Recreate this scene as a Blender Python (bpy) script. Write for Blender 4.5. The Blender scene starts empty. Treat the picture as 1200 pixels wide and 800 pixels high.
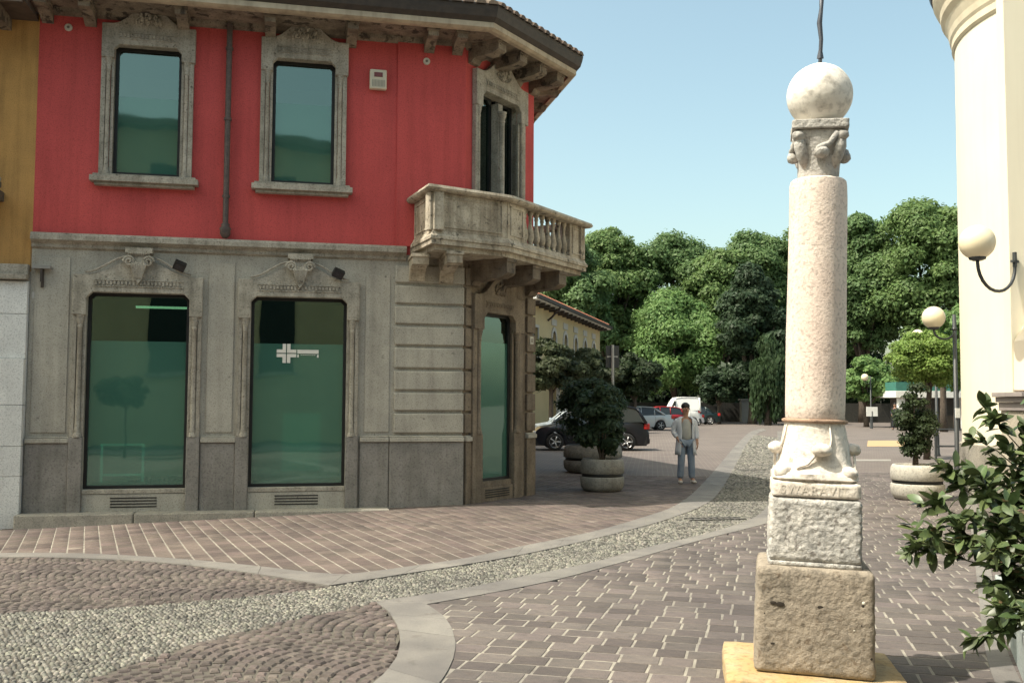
import bpy, bmesh, math, random
import numpy as np
from mathutils import Matrix, Vector
random.seed(7); RNG = np.random.default_rng(7)
S = bpy.context.scene; COL = S.collection
R = math.radians
# ------------------------------------------------------------------ camera
F = 1170.0; PITCH = math.atan(71/F); ROLL = 0.005
fw = Vector((0, math.cos(PITCH), math.sin(PITCH))); rt = Vector((1, 0, 0)); up = rt.cross(fw)
rt2 = rt*math.cos(ROLL)+up*math.sin(ROLL); up2 = -rt*math.sin(ROLL)+up*math.cos(ROLL)
CAM = Vector((0, 0, 1.7))
cd = bpy.data.cameras.new('camera'); cam = bpy.data.objects.new('camera', cd); COL.objects.link(cam)
m = Matrix.Identity(4)
for i in range(3):
    m[i][0] = rt2[i]; m[i][1] = up2[i]; m[i][2] = -fw[i]; m[i][3] = CAM[i]
cam.matrix_world = m
cd.sensor_width = 36; cd.lens = 36*F/1200; cd.clip_start = 0.1; cd.clip_end = 3000
S.camera = cam
# ------------------------------------------------------------------ sky and sun
SUN_AZ, SUN_EL = 20.0, 57.0      # direction the light travels towards (deg from +X), elevation
W = bpy.data.worlds.new('World'); S.world = W; W.use_nodes = True
nt = W.node_tree; sky = nt.nodes.new('ShaderNodeTexSky'); sky.sky_type = 'NISHITA'; sky.sun_disc = False
sky.sun_elevation = R(SUN_EL); sdx, sdy = -math.cos(R(SUN_AZ)), -math.sin(R(SUN_AZ))
sky.sun_rotation = math.atan2(sdx, sdy); sky.air_density = 1.0; sky.dust_density = 3.5; sky.ozone_density = 1.3
bg = nt.nodes['Background']; bg.inputs[1].default_value = 0.15; mxs = nt.nodes.new('ShaderNodeMix'); mxs.data_type = 'RGBA'; mxs.blend_type = 'MULTIPLY'; mxs.inputs[0].default_value = 1; mxs.inputs[7].default_value = (1.48, 1.50, 1.16, 1); nt.links.new(sky.outputs[0], mxs.inputs[6]); nt.links.new(mxs.outputs[2], bg.inputs[0])
sl = bpy.data.lights.new('sun', 'SUN'); sl.energy = 4.4; sl.angle = R(0.5); sl.color = (1, 0.93, 0.82)
so = bpy.data.objects.new('sun', sl); COL.objects.link(so)
dv = Vector((math.cos(R(SUN_AZ))*math.cos(R(SUN_EL)), math.sin(R(SUN_AZ))*math.cos(R(SUN_EL)), -math.sin(R(SUN_EL))))
so.rotation_euler = dv.to_track_quat('-Z', 'Y').to_euler(); so.location = (-20, -10, 40)
S.view_settings.view_transform = 'Standard'; S.view_settings.look = 'None'; S.view_settings.exposure = 0.47; S.view_settings.gamma = 1
S.cycles.max_bounces = 6; S.cycles.transparent_max_bounces = 12
# ------------------------------------------------------------------ measuring helpers
def ss(t): t = max(0, min(1, t)); return t*t*(3-2*t)
def gz(x, y): return -0.034*max(0, -x-1)*ss((y-5)/8)
def G(px, py, z=None):
    d = fw*F+rt2*(px-600)-up2*(py-400); zz = 0 if z is None else z
    for i in range(12):
        p = CAM+d*((zz-CAM.z)/d.z)
        if z is None: zz = gz(p.x, p.y)
        else: break
    return p
def at(px, py, depth):
    d = fw*F+rt2*(px-600)-up2*(py-400); return CAM+d*(depth/d.y)
def g2(pts): return [tuple(G(*p).xy) for p in pts]
def T(x=0, y=0, z=0, rz=0, s=1): return Matrix.Translation((x, y, z))@Matrix.Rotation(rz, 4, 'Z')@Matrix.Scale(s, 4)
# ------------------------------------------------------------------ materials
MATS = {}
def mat(name, c1, c2=None, scale=4, rough=.8, bump=0, bscale=60, island=0, metal=0, streak=0, spots=None, spec=.5, coat=0, stops=(.35, .65), trans=0, aniso=None, stain=0):
    if name in MATS: return MATS[name]
    M = bpy.data.materials.new(name); M.use_nodes = True; n = M.node_tree.nodes; L = M.node_tree.links
    b = n['Principled BSDF']; b.inputs['Roughness'].default_value = rough; b.inputs['Metallic'].default_value = metal
    b.inputs['Specular IOR Level'].default_value = spec; b.inputs['Coat Weight'].default_value = coat
    c2 = c2 or tuple(v*.8 for v in c1)
    tc = n.new('ShaderNodeTexCoord'); vec = tc.outputs['Object']
    if aniso:
        mp = n.new('ShaderNodeMapping'); mp.inputs['Scale'].default_value = aniso; L.new(vec, mp.inputs[0]); vec = mp.outputs[0]
    def noise(sc, det=5, v=None, ro=.6):
        t = n.new('ShaderNodeTexNoise'); t.inputs['Scale'].default_value = sc; t.inputs['Detail'].default_value = det; t.inputs['Roughness'].default_value = ro
        L.new(v or vec, t.inputs[0]); return t.outputs[0]
    def ramp(f, p0, p1, a=(0, 0, 0, 1), c=(1, 1, 1, 1)):
        r = n.new('ShaderNodeValToRGB'); r.color_ramp.elements[0].position = p0; r.color_ramp.elements[1].position = p1
        r.color_ramp.elements[0].color = a; r.color_ramp.elements[1].color = c; L.new(f, r.inputs[0]); return r.outputs[0]
    def mix(a, b_, f, mode='MIX'):
        x = n.new('ShaderNodeMix'); x.data_type = 'RGBA'; x.blend_type = mode
        for k, v in ((6, a), (7, b_), (0, f)):
            if hasattr(v, 'links'): L.new(v, x.inputs[k])
            else: x.inputs[k].default_value = v if k == 0 else (*v[:3], 1)
        return x.outputs[2]
    col = mix(c1, c2, ramp(noise(scale), *stops))
    if bump: col = mix(col, mix(col, (.5, .5, .5), 1, 'MULTIPLY'), ramp(noise(bscale*.8, 3), .5, .75))
    if spots:
        sc, amt, c3 = spots; col = mix(col, c3, ramp(noise(sc, 4), 1-amt, 1-amt+.08))
    if streak:
        mp = n.new('ShaderNodeMapping'); mp.inputs['Scale'].default_value = (7, 7, .5); L.new(tc.outputs['Object'], mp.inputs[0])
        col = mix(col, (.35, .33, .3), mix((0, 0, 0), (streak,)*3, ramp(noise(1, 6, mp.outputs[0]), .45, .75)), 'MULTIPLY')
    if island:
        oi = n.new('ShaderNodeObjectInfo'); ge = n.new('ShaderNodeNewGeometry'); ad = n.new('ShaderNodeMath'); ad.operation = 'ADD'
        L.new(oi.outputs['Random'], ad.inputs[0]); L.new(ge.outputs['Random Per Island'], ad.inputs[1])
        fr = n.new('ShaderNodeMath'); fr.operation = 'FRACT'; L.new(ad.outputs[0], fr.inputs[0])
        hs = n.new('ShaderNodeHueSaturation'); L.new(col, hs.inputs['Color'])
        mr = n.new('ShaderNodeMapRange'); mr.inputs[3].default_value = 1-island; mr.inputs[4].default_value = 1+island; L.new(fr.outputs[0], mr.inputs[0]); L.new(mr.outputs[0], hs.inputs['Value'])
        m7 = n.new('ShaderNodeMath'); m7.operation = 'MULTIPLY'; m7.inputs[1].default_value = 7.31; L.new(fr.outputs[0], m7.inputs[0])
        f7 = n.new('ShaderNodeMath'); f7.operation = 'FRACT'; L.new(m7.outputs[0], f7.inputs[0])
        m8 = n.new('ShaderNodeMapRange'); m8.inputs[3].default_value = .5-.06*island; m8.inputs[4].default_value = .5+.05*island; L.new(f7.outputs[0], m8.inputs[0]); L.new(m8.outputs[0], hs.inputs['Hue'])
        col = hs.outputs[0]
    if stain:
        gp = n.new('ShaderNodeNewGeometry'); f1 = ramp(noise(.9, 7, gp.outputs['Position']), .36, .64, (1-stain, 1-stain, 1-stain*.9, 1), (1+stain*.3, 1+stain*.3, 1+stain*.28, 1)); col = mix(col, f1, 1, 'MULTIPLY')
        f2 = ramp(noise(5.5, 5, gp.outputs['Position']), .30, .40, (.72, .70, .68, 1), (1, 1, 1, 1)); col = mix(col, f2, 1, 'MULTIPLY')
    L.new(col, b.inputs['Base Color'])
    if bump:
        bp = n.new('ShaderNodeBump'); bp.inputs['Strength'].default_value = bump; bp.inputs['Distance'].default_value = .02
        L.new(noise(bscale, 6), bp.inputs['Height']); L.new(bp.outputs[0], b.inputs['Normal'])
    if trans:
        tr = n.new('ShaderNodeBsdfTranslucent'); L.new(col, tr.inputs[0]); mx = n.new('ShaderNodeMixShader'); mx.inputs[0].default_value = trans
        L.new(b.outputs[0], mx.inputs[1]); L.new(tr.outputs[0], mx.inputs[2]); L.new(mx.outputs[0], n['Material Output'].inputs[0])
    MATS[name] = M; return M
def glass(name, refl, tint, diffuse=None, dfac=0, rough=.01, gcol=(.75, .95, .85)):
    M = bpy.data.materials.new(name); M.use_nodes = True; n = M.node_tree.nodes; L = M.node_tree.links; n.remove(n['Principled BSDF'])
    g = n.new('ShaderNodeBsdfGlossy'); g.inputs['Roughness'].default_value = rough; g.inputs[0].default_value = (*gcol, 1)
    t = n.new('ShaderNodeBsdfTransparent'); t.inputs[0].default_value = (*tint, 1)
    under = t.outputs[0]
    if diffuse:
        d = n.new('ShaderNodeBsdfDiffuse'); d.inputs[0].default_value = (*diffuse, 1)
        mx = n.new('ShaderNodeMixShader'); mx.inputs[0].default_value = dfac; L.new(t.outputs[0], mx.inputs[1]); L.new(d.outputs[0], mx.inputs[2]); under = mx.outputs[0]
    tcg = n.new('ShaderNodeTexCoord'); nsg = n.new('ShaderNodeTexNoise'); nsg.inputs['Scale'].default_value = 1.3; nsg.inputs['Detail'].default_value = 1; L.new(tcg.outputs['Object'], nsg.inputs[0]); bg_ = n.new('ShaderNodeBump'); bg_.inputs['Strength'].default_value = .12; bg_.inputs['Distance'].default_value = .02; L.new(nsg.outputs[0], bg_.inputs['Height']); L.new(bg_.outputs[0], g.inputs['Normal'])
    lw = n.new('ShaderNodeLayerWeight'); lw.inputs[0].default_value = .3
    mr = n.new('ShaderNodeMapRange'); mr.inputs[3].default_value = refl; mr.inputs[4].default_value = 1; L.new(lw.outputs['Fresnel'], mr.inputs[0])
    m2 = n.new('ShaderNodeMixShader'); L.new(mr.outputs[0], m2.inputs[0]); L.new(under, m2.inputs[1]); L.new(g.outputs[0], m2.inputs[2])
    L.new(m2.outputs[0], n['Material Output'].inputs[0]); MATS[name] = M; return M
def emit(name, c, s):
    M = bpy.data.materials.new(name); M.use_nodes = True; b = M.node_tree.nodes['Principled BSDF']
    b.inputs['Base Color'].default_value = (*c, 1); b.inputs['Emission Color'].default_value = (*c, 1); b.inputs['Emission Strength'].default_value = s; return M

PINK = mat('rose plaster', (.58, .090, .085), (.49, .072, .070), scale=.9, rough=.9, bump=.1, bscale=90, streak=.28, stops=(.3,.7))
OCHRE = mat('ochre plaster', (.54, .30, .095), (.43, .24, .08), scale=1.5, rough=.9, bump=.15, bscale=90, streak=.5)
GSTONE = mat('grey stone', (.47, .44, .375), (.375, .35, .30), scale=2.2, rough=.85, bump=.3, bscale=70, streak=.3, spots=(9, .33, (.17, .155, .135)))
GPLINTH = mat('rough grey plinth stone', (.30, .28, .255), (.225, .21, .19), scale=3, rough=.9, bump=.8, bscale=45, streak=.4, spots=(60, .36, (.12, .115, .105)))
TRIM = mat('weathered carved stone', (.45, .41, .345), (.31, .285, .235), scale=5, rough=.85, bump=.4, bscale=50, streak=.6, spots=(14, .36, (.12, .105, .085)), island=.06)
BSTONE = mat('stained balcony stone', (.56, .50, .40), (.34, .29, .22), scale=3, rough=.85, bump=.4, bscale=40, streak=.9, spots=(7, .4, (.10, .085, .065)))
BROWNST = mat('brown sandstone', (.255, .205, .15), (.17, .135, .10), scale=3, rough=.9, bump=.6, bscale=40, streak=.6, spots=(9, .36, (.10, .08, .06)))
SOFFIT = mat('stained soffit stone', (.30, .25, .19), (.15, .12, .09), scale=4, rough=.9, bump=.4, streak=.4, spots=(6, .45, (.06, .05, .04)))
WHITEST = mat('white marble slab', (.74, .74, .72), (.64, .64, .63), scale=3, rough=.55, bump=.1, island=.05, streak=.2)
BLACK = mat('black metal', (.012, .012, .012), (.02, .02, .02), rough=.5, spec=.4)
GUTTER = mat('dark brown gutter metal', (.055, .042, .034), (.035, .028, .024), scale=9, rough=.6)
PIPE = mat('weathered pipe metal', (.12, .085, .075), (.07, .052, .048), scale=12, rough=.6, bump=.2, streak=.5)
DARKROOM = mat('dark room wall', (.05, .055, .05), (.04, .045, .04), rough=.9)
GL = glass('clear window glass', .15, (.42, .5, .45))
FILM = glass('frosted green window film', .12, (.3, .6, .5), (.07, .19, .145), .68, rough=.03)
CREAM = mat('cream paint', (.62, .57, .44), (.55, .5, .4), rough=.5)
TUBEL = emit('fluorescent tube', (.55, 1, .62), 1.2)
CABGLOW = emit('daylight glow on cabinet', (.10, .40, .30), 1.1)  # emission stands in for daylight on a white cabinet, no lamp behind it
# ------------------------------------------------------------------ mesh builder
class MB:
    def __init__(s): s.v = []; s.f = []; s.m = []
    def add(s, vs, fs, M=None, mi=0):
        o = len(s.v); s.v += [tuple(M@Vector(p)) if M is not None else tuple(p) for p in vs]; s.f += [tuple(o+i for i in f) for f in fs]; s.m += [mi]*len(fs); return s
    def box(s, x0, x1, y0, y1, z0, z1, M=None, mi=0, ch=0):
        if ch:
            c = ch; vs = []
            for z, k in ((z0, 0), (z1-c, 0), (z1, c)):
                vs += [(x0+k, y0+k, z), (x1-k, y0+k, z), (x1-k, y1-k, z), (x0+k, y1-k, z)]
            fs = [(3, 2, 1, 0), (8, 9, 10, 11)]
            for a in (0, 4): fs += [(a+i, a+(i+1) % 4, a+4+(i+1) % 4, a+4+i) for i in range(4)]
            return s.add(vs, fs, M, mi)
        return s.add([(x0, y0, z0), (x1, y0, z0), (x1, y1, z0), (x0, y1, z0), (x0, y0, z1), (x1, y0, z1), (x1, y1, z1), (x0, y1, z1)],
                     [(3, 2, 1, 0), (4, 5, 6, 7), (0, 1, 5, 4), (1, 2, 6, 5), (2, 3, 7, 6), (3, 0, 4, 7)], M, mi)
    def slab(s, poly, z0, z1, M=None, mi=0):       # polygon in xy, extruded in z (ccw)
        n = len(poly)
        return s.add([(x, y, z0) for x, y in poly]+[(x, y, z1) for x, y in poly],
                     [tuple(range(n))[::-1], tuple(range(n, 2*n))]+[(i, (i+1) % n, n+(i+1) % n, n+i) for i in range(n)], M, mi)
    def plate(s, poly, y0, y1, M=None, mi=0):      # polygon in xz (ccw seen from -y), extruded along y
        n = len(poly)
        return s.add([(x, y0, z) for x, z in poly]+[(x, y1, z) for x, z in poly],
                     [tuple(range(n)), tuple(range(n, 2*n))[::-1]]+[((i+1) % n, i, n+i, n+(i+1) % n) for i in range(n)], M, mi)
    def lathe(s, prof, n=16, M=None, mi=0, cap=True):
        vs = []; fs = []
        for r, z in prof: vs += [(r*math.cos(2*math.pi*i/n), r*math.sin(2*math.pi*i/n), z) for i in range(n)]
        for k in range(len(prof)-1): fs += [(k*n+i, k*n+(i+1) % n, (k+1)*n+(i+1) % n, (k+1)*n+i) for i in range(n)]
        if cap: fs += [tuple(range(n))[::-1], tuple(range((len(prof)-1)*n, len(prof)*n))]
        return s.add(vs, fs, M, mi)
    def tube(s, pts, rad, n=8, M=None, mi=0, cap=True):
        pts = [Vector(p) for p in pts]; rad = rad if hasattr(rad, '__len__') else [rad]*len(pts); vs = []; fs = []; ref = None
        for i, p in enumerate(pts):
            t = (pts[min(i+1, len(pts)-1)]-pts[max(i-1, 0)]).normalized()
            if ref is None: ref = Vector((0, 0, 1)) if abs(t.z) < .9 else Vector((1, 0, 0))
            a = t.cross(ref).normalized(); ref = a.cross(t).normalized(); b = ref
            vs += [tuple(p+(a*math.cos(2*math.pi*k/n)+b*math.sin(2*math.pi*k/n))*rad[i]) for k in range(n)]
        for k in range(len(pts)-1): fs += [(k*n+i, (k+1)*n+i, (k+1)*n+(i+1) % n, k*n+(i+1) % n) for i in range(n)]
        if cap: fs += [tuple(range(n)), tuple(range((len(pts)-1)*n, len(pts)*n))[::-1]]
        return s.add(vs, fs, M, mi)
    def sweep(s, path, prof, M=None, mi=0, closed=False):  # path xy (outward = right of travel), profile [(out, z)]
        P = [Vector((*p, 0)) for p in path]; n = len(P); vs = []; fs = []; nn = []
        for i in range(n-1):
            d = (P[i+1]-P[i]).normalized(); nn.append(Vector((d.y, -d.x, 0)))
        for i in range(n):
            a = nn[max(i-1, 0)]; b = nn[min(i, n-2)]; mt = (a+b)/(1+a.dot(b))
            vs += [tuple(P[i]+mt*o+Vector((0, 0, z))) for o, z in prof]
        k = len(prof)
        for i in range(n-1): fs += [(i*k+j, (i+1)*k+j, (i+1)*k+(j+1) % k, i*k+(j+1) % k) for j in range(k)]
        fs += [tuple(range(k)), tuple(range((n-1)*k, n*k))[::-1]]
        return s.add(vs, fs, M, mi)
    def wall(s, x0, x1, z0, z1, holes, y=0, depth=.3, M=None, mi=0, rmi=0):   # front wall facing -y with real openings
        xs = sorted({x0, x1, *[h[0] for h in holes], *[h[1] for h in holes]}); zs = sorted({z0, z1, *[h[2] for h in holes], *[h[3] for h in holes]})
        xs = [v for v in xs if x0 <= v <= x1]; zs = [v for v in zs if z0 <= v <= z1]
        for i in range(len(xs)-1):
            for j in range(len(zs)-1):
                a, b, c, d = xs[i], xs[i+1], zs[j], zs[j+1]; mx, mz = (a+b)/2, (c+d)/2
                if any(h[0] < mx < h[1] and h[2] < mz < h[3] for h in holes): continue
                s.add([(a, y, c), (b, y, c), (b, y, d), (a, y, d)], [(0, 1, 2, 3)], M, mi)
        for a, b, c, d in holes:
            s.add([(a, y, c), (b, y, c), (b, y, d), (a, y, d), (a, y+depth, c), (b, y+depth, c), (b, y+depth, d), (a, y+depth, d)],
                  [(0, 4, 5, 1), (1, 5, 6, 2), (2, 6, 7, 3), (3, 7, 4, 0)], M, rmi)
        return s
    def mesh(s, name, mats, smooth=False):
        me = bpy.data.meshes.new(name); me.from_pydata(s.v, [], s.f)
        for mt in (mats if isinstance(mats, (list, tuple)) else [mats]): me.materials.append(mt)
        if len(set(s.m)) > 1: me.polygons.foreach_set('material_index', s.m)
        if smooth: me.polygons.foreach_set('use_smooth', [True]*len(me.polygons))
        me.update(); return me
    def build(s, name, mats, parent=None, smooth=False, bevel=0, auto=False):
        if auto: smooth = True
        o = bpy.data.objects.new(name, s.mesh(name, mats, smooth)); COL.objects.link(o); o.parent = parent
        if auto: o.data.set_sharp_from_angle(angle=R(38))
        if bevel:
            b = o.modifiers.new('bevel', 'BEVEL'); b.width = bevel; b.segments = 2; b.limit_method = 'ANGLE'; b.angle_limit = R(35)
        return o
def fastmesh(name, V, Fc, mats, k=4, smooth=False):
    V = np.asarray(V, np.float32); Fc = np.asarray(Fc, np.int32); me = bpy.data.meshes.new(name)
    me.vertices.add(len(V)); me.vertices.foreach_set('co', V.ravel()); me.loops.add(Fc.size); me.loops.foreach_set('vertex_index', Fc.ravel())
    me.polygons.add(len(Fc)); me.polygons.foreach_set('loop_start', np.arange(0, Fc.size, k, dtype=np.int32))
    try: me.polygons.foreach_set('loop_total', np.full(len(Fc), k, np.int32))
    except Exception: pass
    me.update(calc_edges=True); me.validate()
    for mt in (mats if isinstance(mats, (list, tuple)) else [mats]): me.materials.append(mt)
    if smooth: me.polygons.foreach_set('use_smooth', [True]*len(me.polygons))
    return me
def link(name, me, parent=None):
    o = bpy.data.objects.new(name, me); COL.objects.link(o); o.parent = parent; return o
def tag(o, label=None, cat=None, group=None, kind=None):
    if label: o['label'] = label
    if cat: o['category'] = cat
    if group: o['group'] = group
    if kind: o['kind'] = kind
    return o
def empty(name, loc, rz=0, label=None, cat=None, group=None):
    o = bpy.data.objects.new(name, None); COL.objects.link(o); o.location = loc; o.rotation_euler = (0, 0, rz); o.empty_display_size = .2
    return tag(o, label, cat, group)
def copy_tree(o, parent=None):
    c = o.copy(); COL.objects.link(c); c.parent = parent
    for ch in list(o.children): copy_tree(ch, c)
    return c
# ================================================================== GROUND
MORTAR = mat('pale sand mortar', stain=.3, c1=(.33, .305, .255), c2=(.23, .21, .175), scale=9, rough=1)
BRICK = mat('brown paving brick', stain=.25, c1=(.140, .116, .103), c2=(.108, .092, .085), scale=14, rough=.85, bump=.3, bscale=120, island=.25, spots=(2.2, .38, (.19, .165, .145)))
BRICKR = mat('reddish paving brick', stain=.25, c1=(.150, .115, .096), c2=(.115, .09, .078), scale=14, rough=.85, bump=.3, bscale=120, island=.25, spots=(2.2, .38, (.20, .165, .14)))
PORPH = mat('porphyry cube', stain=.25, c1=(.135, .108, .093), c2=(.10, .082, .072), scale=14, rough=.85, bump=.35, bscale=110, island=.32, spots=(2, .38, (.2, .165, .14)))
PEB = mat('river pebble', stain=.25, c1=(.19, .18, .145), c2=(.11, .108, .095), scale=16, rough=.75, island=.65)
DIRT = mat('sandy joint filling', (.11, .10, .08), (.08, .07, .058), scale=10, rough=1)
SLAB = mat('granite border slab', stain=.25, c1=(.215, .20, .178), c2=(.175, .163, .148), scale=3, rough=.8, bump=.3, bscale=150, island=.07, spots=(120, .4, (.2, .185, .165)))
FARP = None
def far_paving():
    M = bpy.data.materials.new('plaza paving'); M.use_nodes = True; n = M.node_tree.nodes; L = M.node_tree.links; b = n['Principled BSDF']; b.inputs['Roughness'].default_value = .9
    tc = n.new('ShaderNodeTexCoord'); mp = n.new('ShaderNodeMapping'); mp.inputs['Rotation'].default_value = (0, 0, R(8)); L.new(tc.outputs['Object'], mp.inputs[0])
    bt = n.new('ShaderNodeTexBrick'); bt.inputs['Scale'].default_value = 1; bt.inputs['Brick Width'].default_value = .25; bt.inputs['Row Height'].default_value = .2; bt.inputs['Mortar Size'].default_value = .012
    bt.inputs['Color1'].default_value = (.17, .14, .122, 1); bt.inputs['Color2'].default_value = (.135, .112, .10, 1); bt.inputs['Mortar'].default_value = (.22, .2, .17, 1); L.new(mp.outputs[0], bt.inputs[0])
    ns = n.new('ShaderNodeTexNoise'); ns.inputs['Scale'].default_value = .6; ns.inputs['Detail'].default_value = 8; L.new(tc.outputs['Object'], ns.inputs[0])
    mx = n.new('ShaderNodeMix'); mx.data_type = 'RGBA'; mx.blend_type = 'MULTIPLY'; mx.inputs[0].default_value = .5; L.new(bt.outputs[0], mx.inputs[6]); L.new(ns.outputs[0], mx.inputs[7])
    m2 = n.new('ShaderNodeMix'); m2.data_type = 'RGBA'; m2.blend_type = 'MULTIPLY'; m2.inputs[0].default_value = 1; L.new(mx.outputs[2], m2.inputs[6]); m2.inputs[7].default_value = (1.12, 1.10, 1.12, 1)
    L.new(m2.outputs[2], b.inputs[0]); return M
FARP = far_paving()
xs = sorted(set([-400, -150, -60, -30, 40, 80, 200, 400]+[i*1.0 for i in range(-24, 26)])); ys = sorted(set([-400, -100, -30, -10, -1, 23.4, 23.5, 40, 60, 100, 200, 400]+[i*1.0 for i in range(0, 23)]))
gv = [(x, y, gz(x, y)-(.035 if y < 23.45 else .004)) for y in ys for x in xs]; nx = len(xs)
gf = [(j*nx+i, j*nx+i+1, (j+1)*nx+i+1, (j+1)*nx+i) for j in range(len(ys)-1) for i in range(nx-1)]
mb = MB(); mb.add(gv, gf); tag(mb.build('ground', FARP), 'brown grey stone paving of the square reaching to the far wall', kind='structure')

US_up = [(-260, 651), (0, 648), (100, 648.5), (200, 654), (300, 663), (367, 671), (404, 673), (470, 665), (545, 654), (611, 640), (700, 621.5), (760, 604), (792, 592), (816, 574), (840, 548), (864, 520), (880, 505.5), (895, 502)]
S1_lo = [(-260, 657), (0, 653), (100, 654), (200, 660), (300, 672), (350, 680), (386, 686)]
US_lo = [(386, 686), (470, 673), (560, 659), (610, 650), (680, 635), (760, 615), (800, 602), (824, 592), (840, 580), (856, 556), (876, 520), (889, 507), (898, 504.5)]
LS_up = [(440, 705), (530, 692), (610, 676), (690, 660), (760, 641), (824, 626), (880, 608), (900, 592), (907, 576), (910, 540), (911, 505)]
LS_lo = [(500, 708), (590, 692), (665, 676), (760, 650), (824, 632), (880, 618), (918, 607), (937, 594), (948, 570), (955, 540), (958, 505)]
AS_l = [(440, 705), (455, 716), (465, 731), (469, 749), (465, 770), (452, 788), (438, 800), (400, 832), (320, 890)]
AS_r = [(500, 708), (518, 720), (530, 737), (534.5, 755), (531, 773), (522, 791), (515, 800), (480, 850), (400, 940)]
PB_up = [(-260, 735), (0, 717), (100, 713), (200, 706), (300, 697), (386, 687)]
PB_lo = [(-260, 1010), (0, 860), (60, 820), (100, 800), (140, 780), (200, 762), (267, 743), (333, 727), (400, 713), (440, 705)]
def smooth_line(pts, step=.25):
    P = np.array(pts); n = len(P); out = []
    for i in range(n-1):      # catmull-rom
        p0, p1, p2, p3 = P[max(i-1, 0)], P[i], P[i+1], P[min(i+2, n-1)]; k = max(1, int(np.linalg.norm(p2-p1)/step))
        for t in np.arange(k)/k:
            out.append(.5*((2*p1)+(-p0+p2)*t+(2*p0-5*p1+4*p2-p3)*t*t+(-p0+3*p1-3*p2+p3)*t**3))
    out.append(P[-1]); return np.array(out)
def inpoly(X, Y, poly):
    r = np.zeros(len(X), bool); P = np.array(poly); j = len(P)-1
    for i in range(len(P)):
        xi, yi, xj, yj = *P[i], *P[j]
        if yi != yj:
            c = ((yi > Y) != (yj > Y)) & (X < (xj-xi)*(Y-yi)/(yj-yi)+xi); r ^= c
        j = i
    return r
L = {k: smooth_line(g2(v)) for k, v in dict(USu=US_up, S1l=S1_lo, USl=US_lo, LSu=LS_up, LSl=LS_lo, ASl=AS_l, ASr=AS_r, PBu=PB_up, PBl=PB_lo).items()}
def resample(P, n):
    d = np.r_[0, np.cumsum(np.linalg.norm(np.diff(P, axis=0), axis=1))]; t = np.linspace(0, d[-1], n)
    return np.c_[np.interp(t, d, P[:, 0]), np.interp(t, d, P[:, 1])], d[-1]
def band(name, A, B, slab_len, label):
    root = empty(name, (0, 0, 0)); tag(root, label, kind='structure')
    Lh = max(resample(A, 5)[1], resample(B, 5)[1]); ns = max(1, round(Lh/slab_len)); sub = 4
    a, _ = resample(A, ns*sub+1); b, _ = resample(B, ns*sub+1)
    for i in range(ns):
        mb = MB(); aa = a[i*sub:(i+1)*sub+1].copy(); bb = b[i*sub:(i+1)*sub+1].copy()
        for q in (aa, bb):
            d = (q[-1]-q[0]); d /= max(np.linalg.norm(d), 1e-6); q[0] += d*.003; q[-1] -= d*.003
        ring = list(map(tuple, aa))+list(map(tuple, bb[::-1])); ar = sum(ring[k][0]*ring[(k+1) % len(ring)][1]-ring[(k+1) % len(ring)][0]*ring[k][1] for k in range(len(ring)))
        if ar < 0: ring = ring[::-1]
        dz = .006+random.uniform(-.001, .001); n = len(ring); vs = [(x, y, gz(x, y)-.03) for x, y in ring]+[(x, y, gz(x, y)+dz) for x, y in ring]
        mb.add(vs, [tuple(range(n, 2*n))]+[(k, (k+1) % n, n+(k+1) % n, n+k) for k in range(n)])
        mb.build('slab', SLAB, root)
    return root
k = np.argmin(np.linalg.norm(L['USu']-np.array(g2([(404, 673)])[0]), axis=1))
band('stone_border', L['USu'][:k+1], L['S1l'], 1.1, 'thin grey border strip curving in from the left to the fork')
band('stone_border', L['USu'][k:], L['USl'], .9, 'long upper grey border strip curving from the fork away to the square')
band('stone_border', L['LSu'], L['LSl'], .9, 'lower grey border strip along the pebble path, passing behind the column')
band('stone_border', L['ASl'], L['ASr'], .62, 'short broad grey border curving down to the bottom edge')
def bed(name, poly, m_, z, label):
    mb = MB(); n = len(poly); mb.add([(x, y, gz(x, y)+z) for x, y in poly], [tuple(range(n))]); o = mb.build(name, m_)
    bm = bmesh.new(); bm.from_mesh(o.data); bmesh.ops.triangulate(bm, faces=bm.faces); bmesh.ops.recalc_face_normals(bm, faces=bm.faces)
    for f in bm.faces:
        if f.normal.z < 0: f.normal_flip()
    bm.to_mesh(o.data); bm.free(); return tag(o, label, kind='structure')
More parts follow.
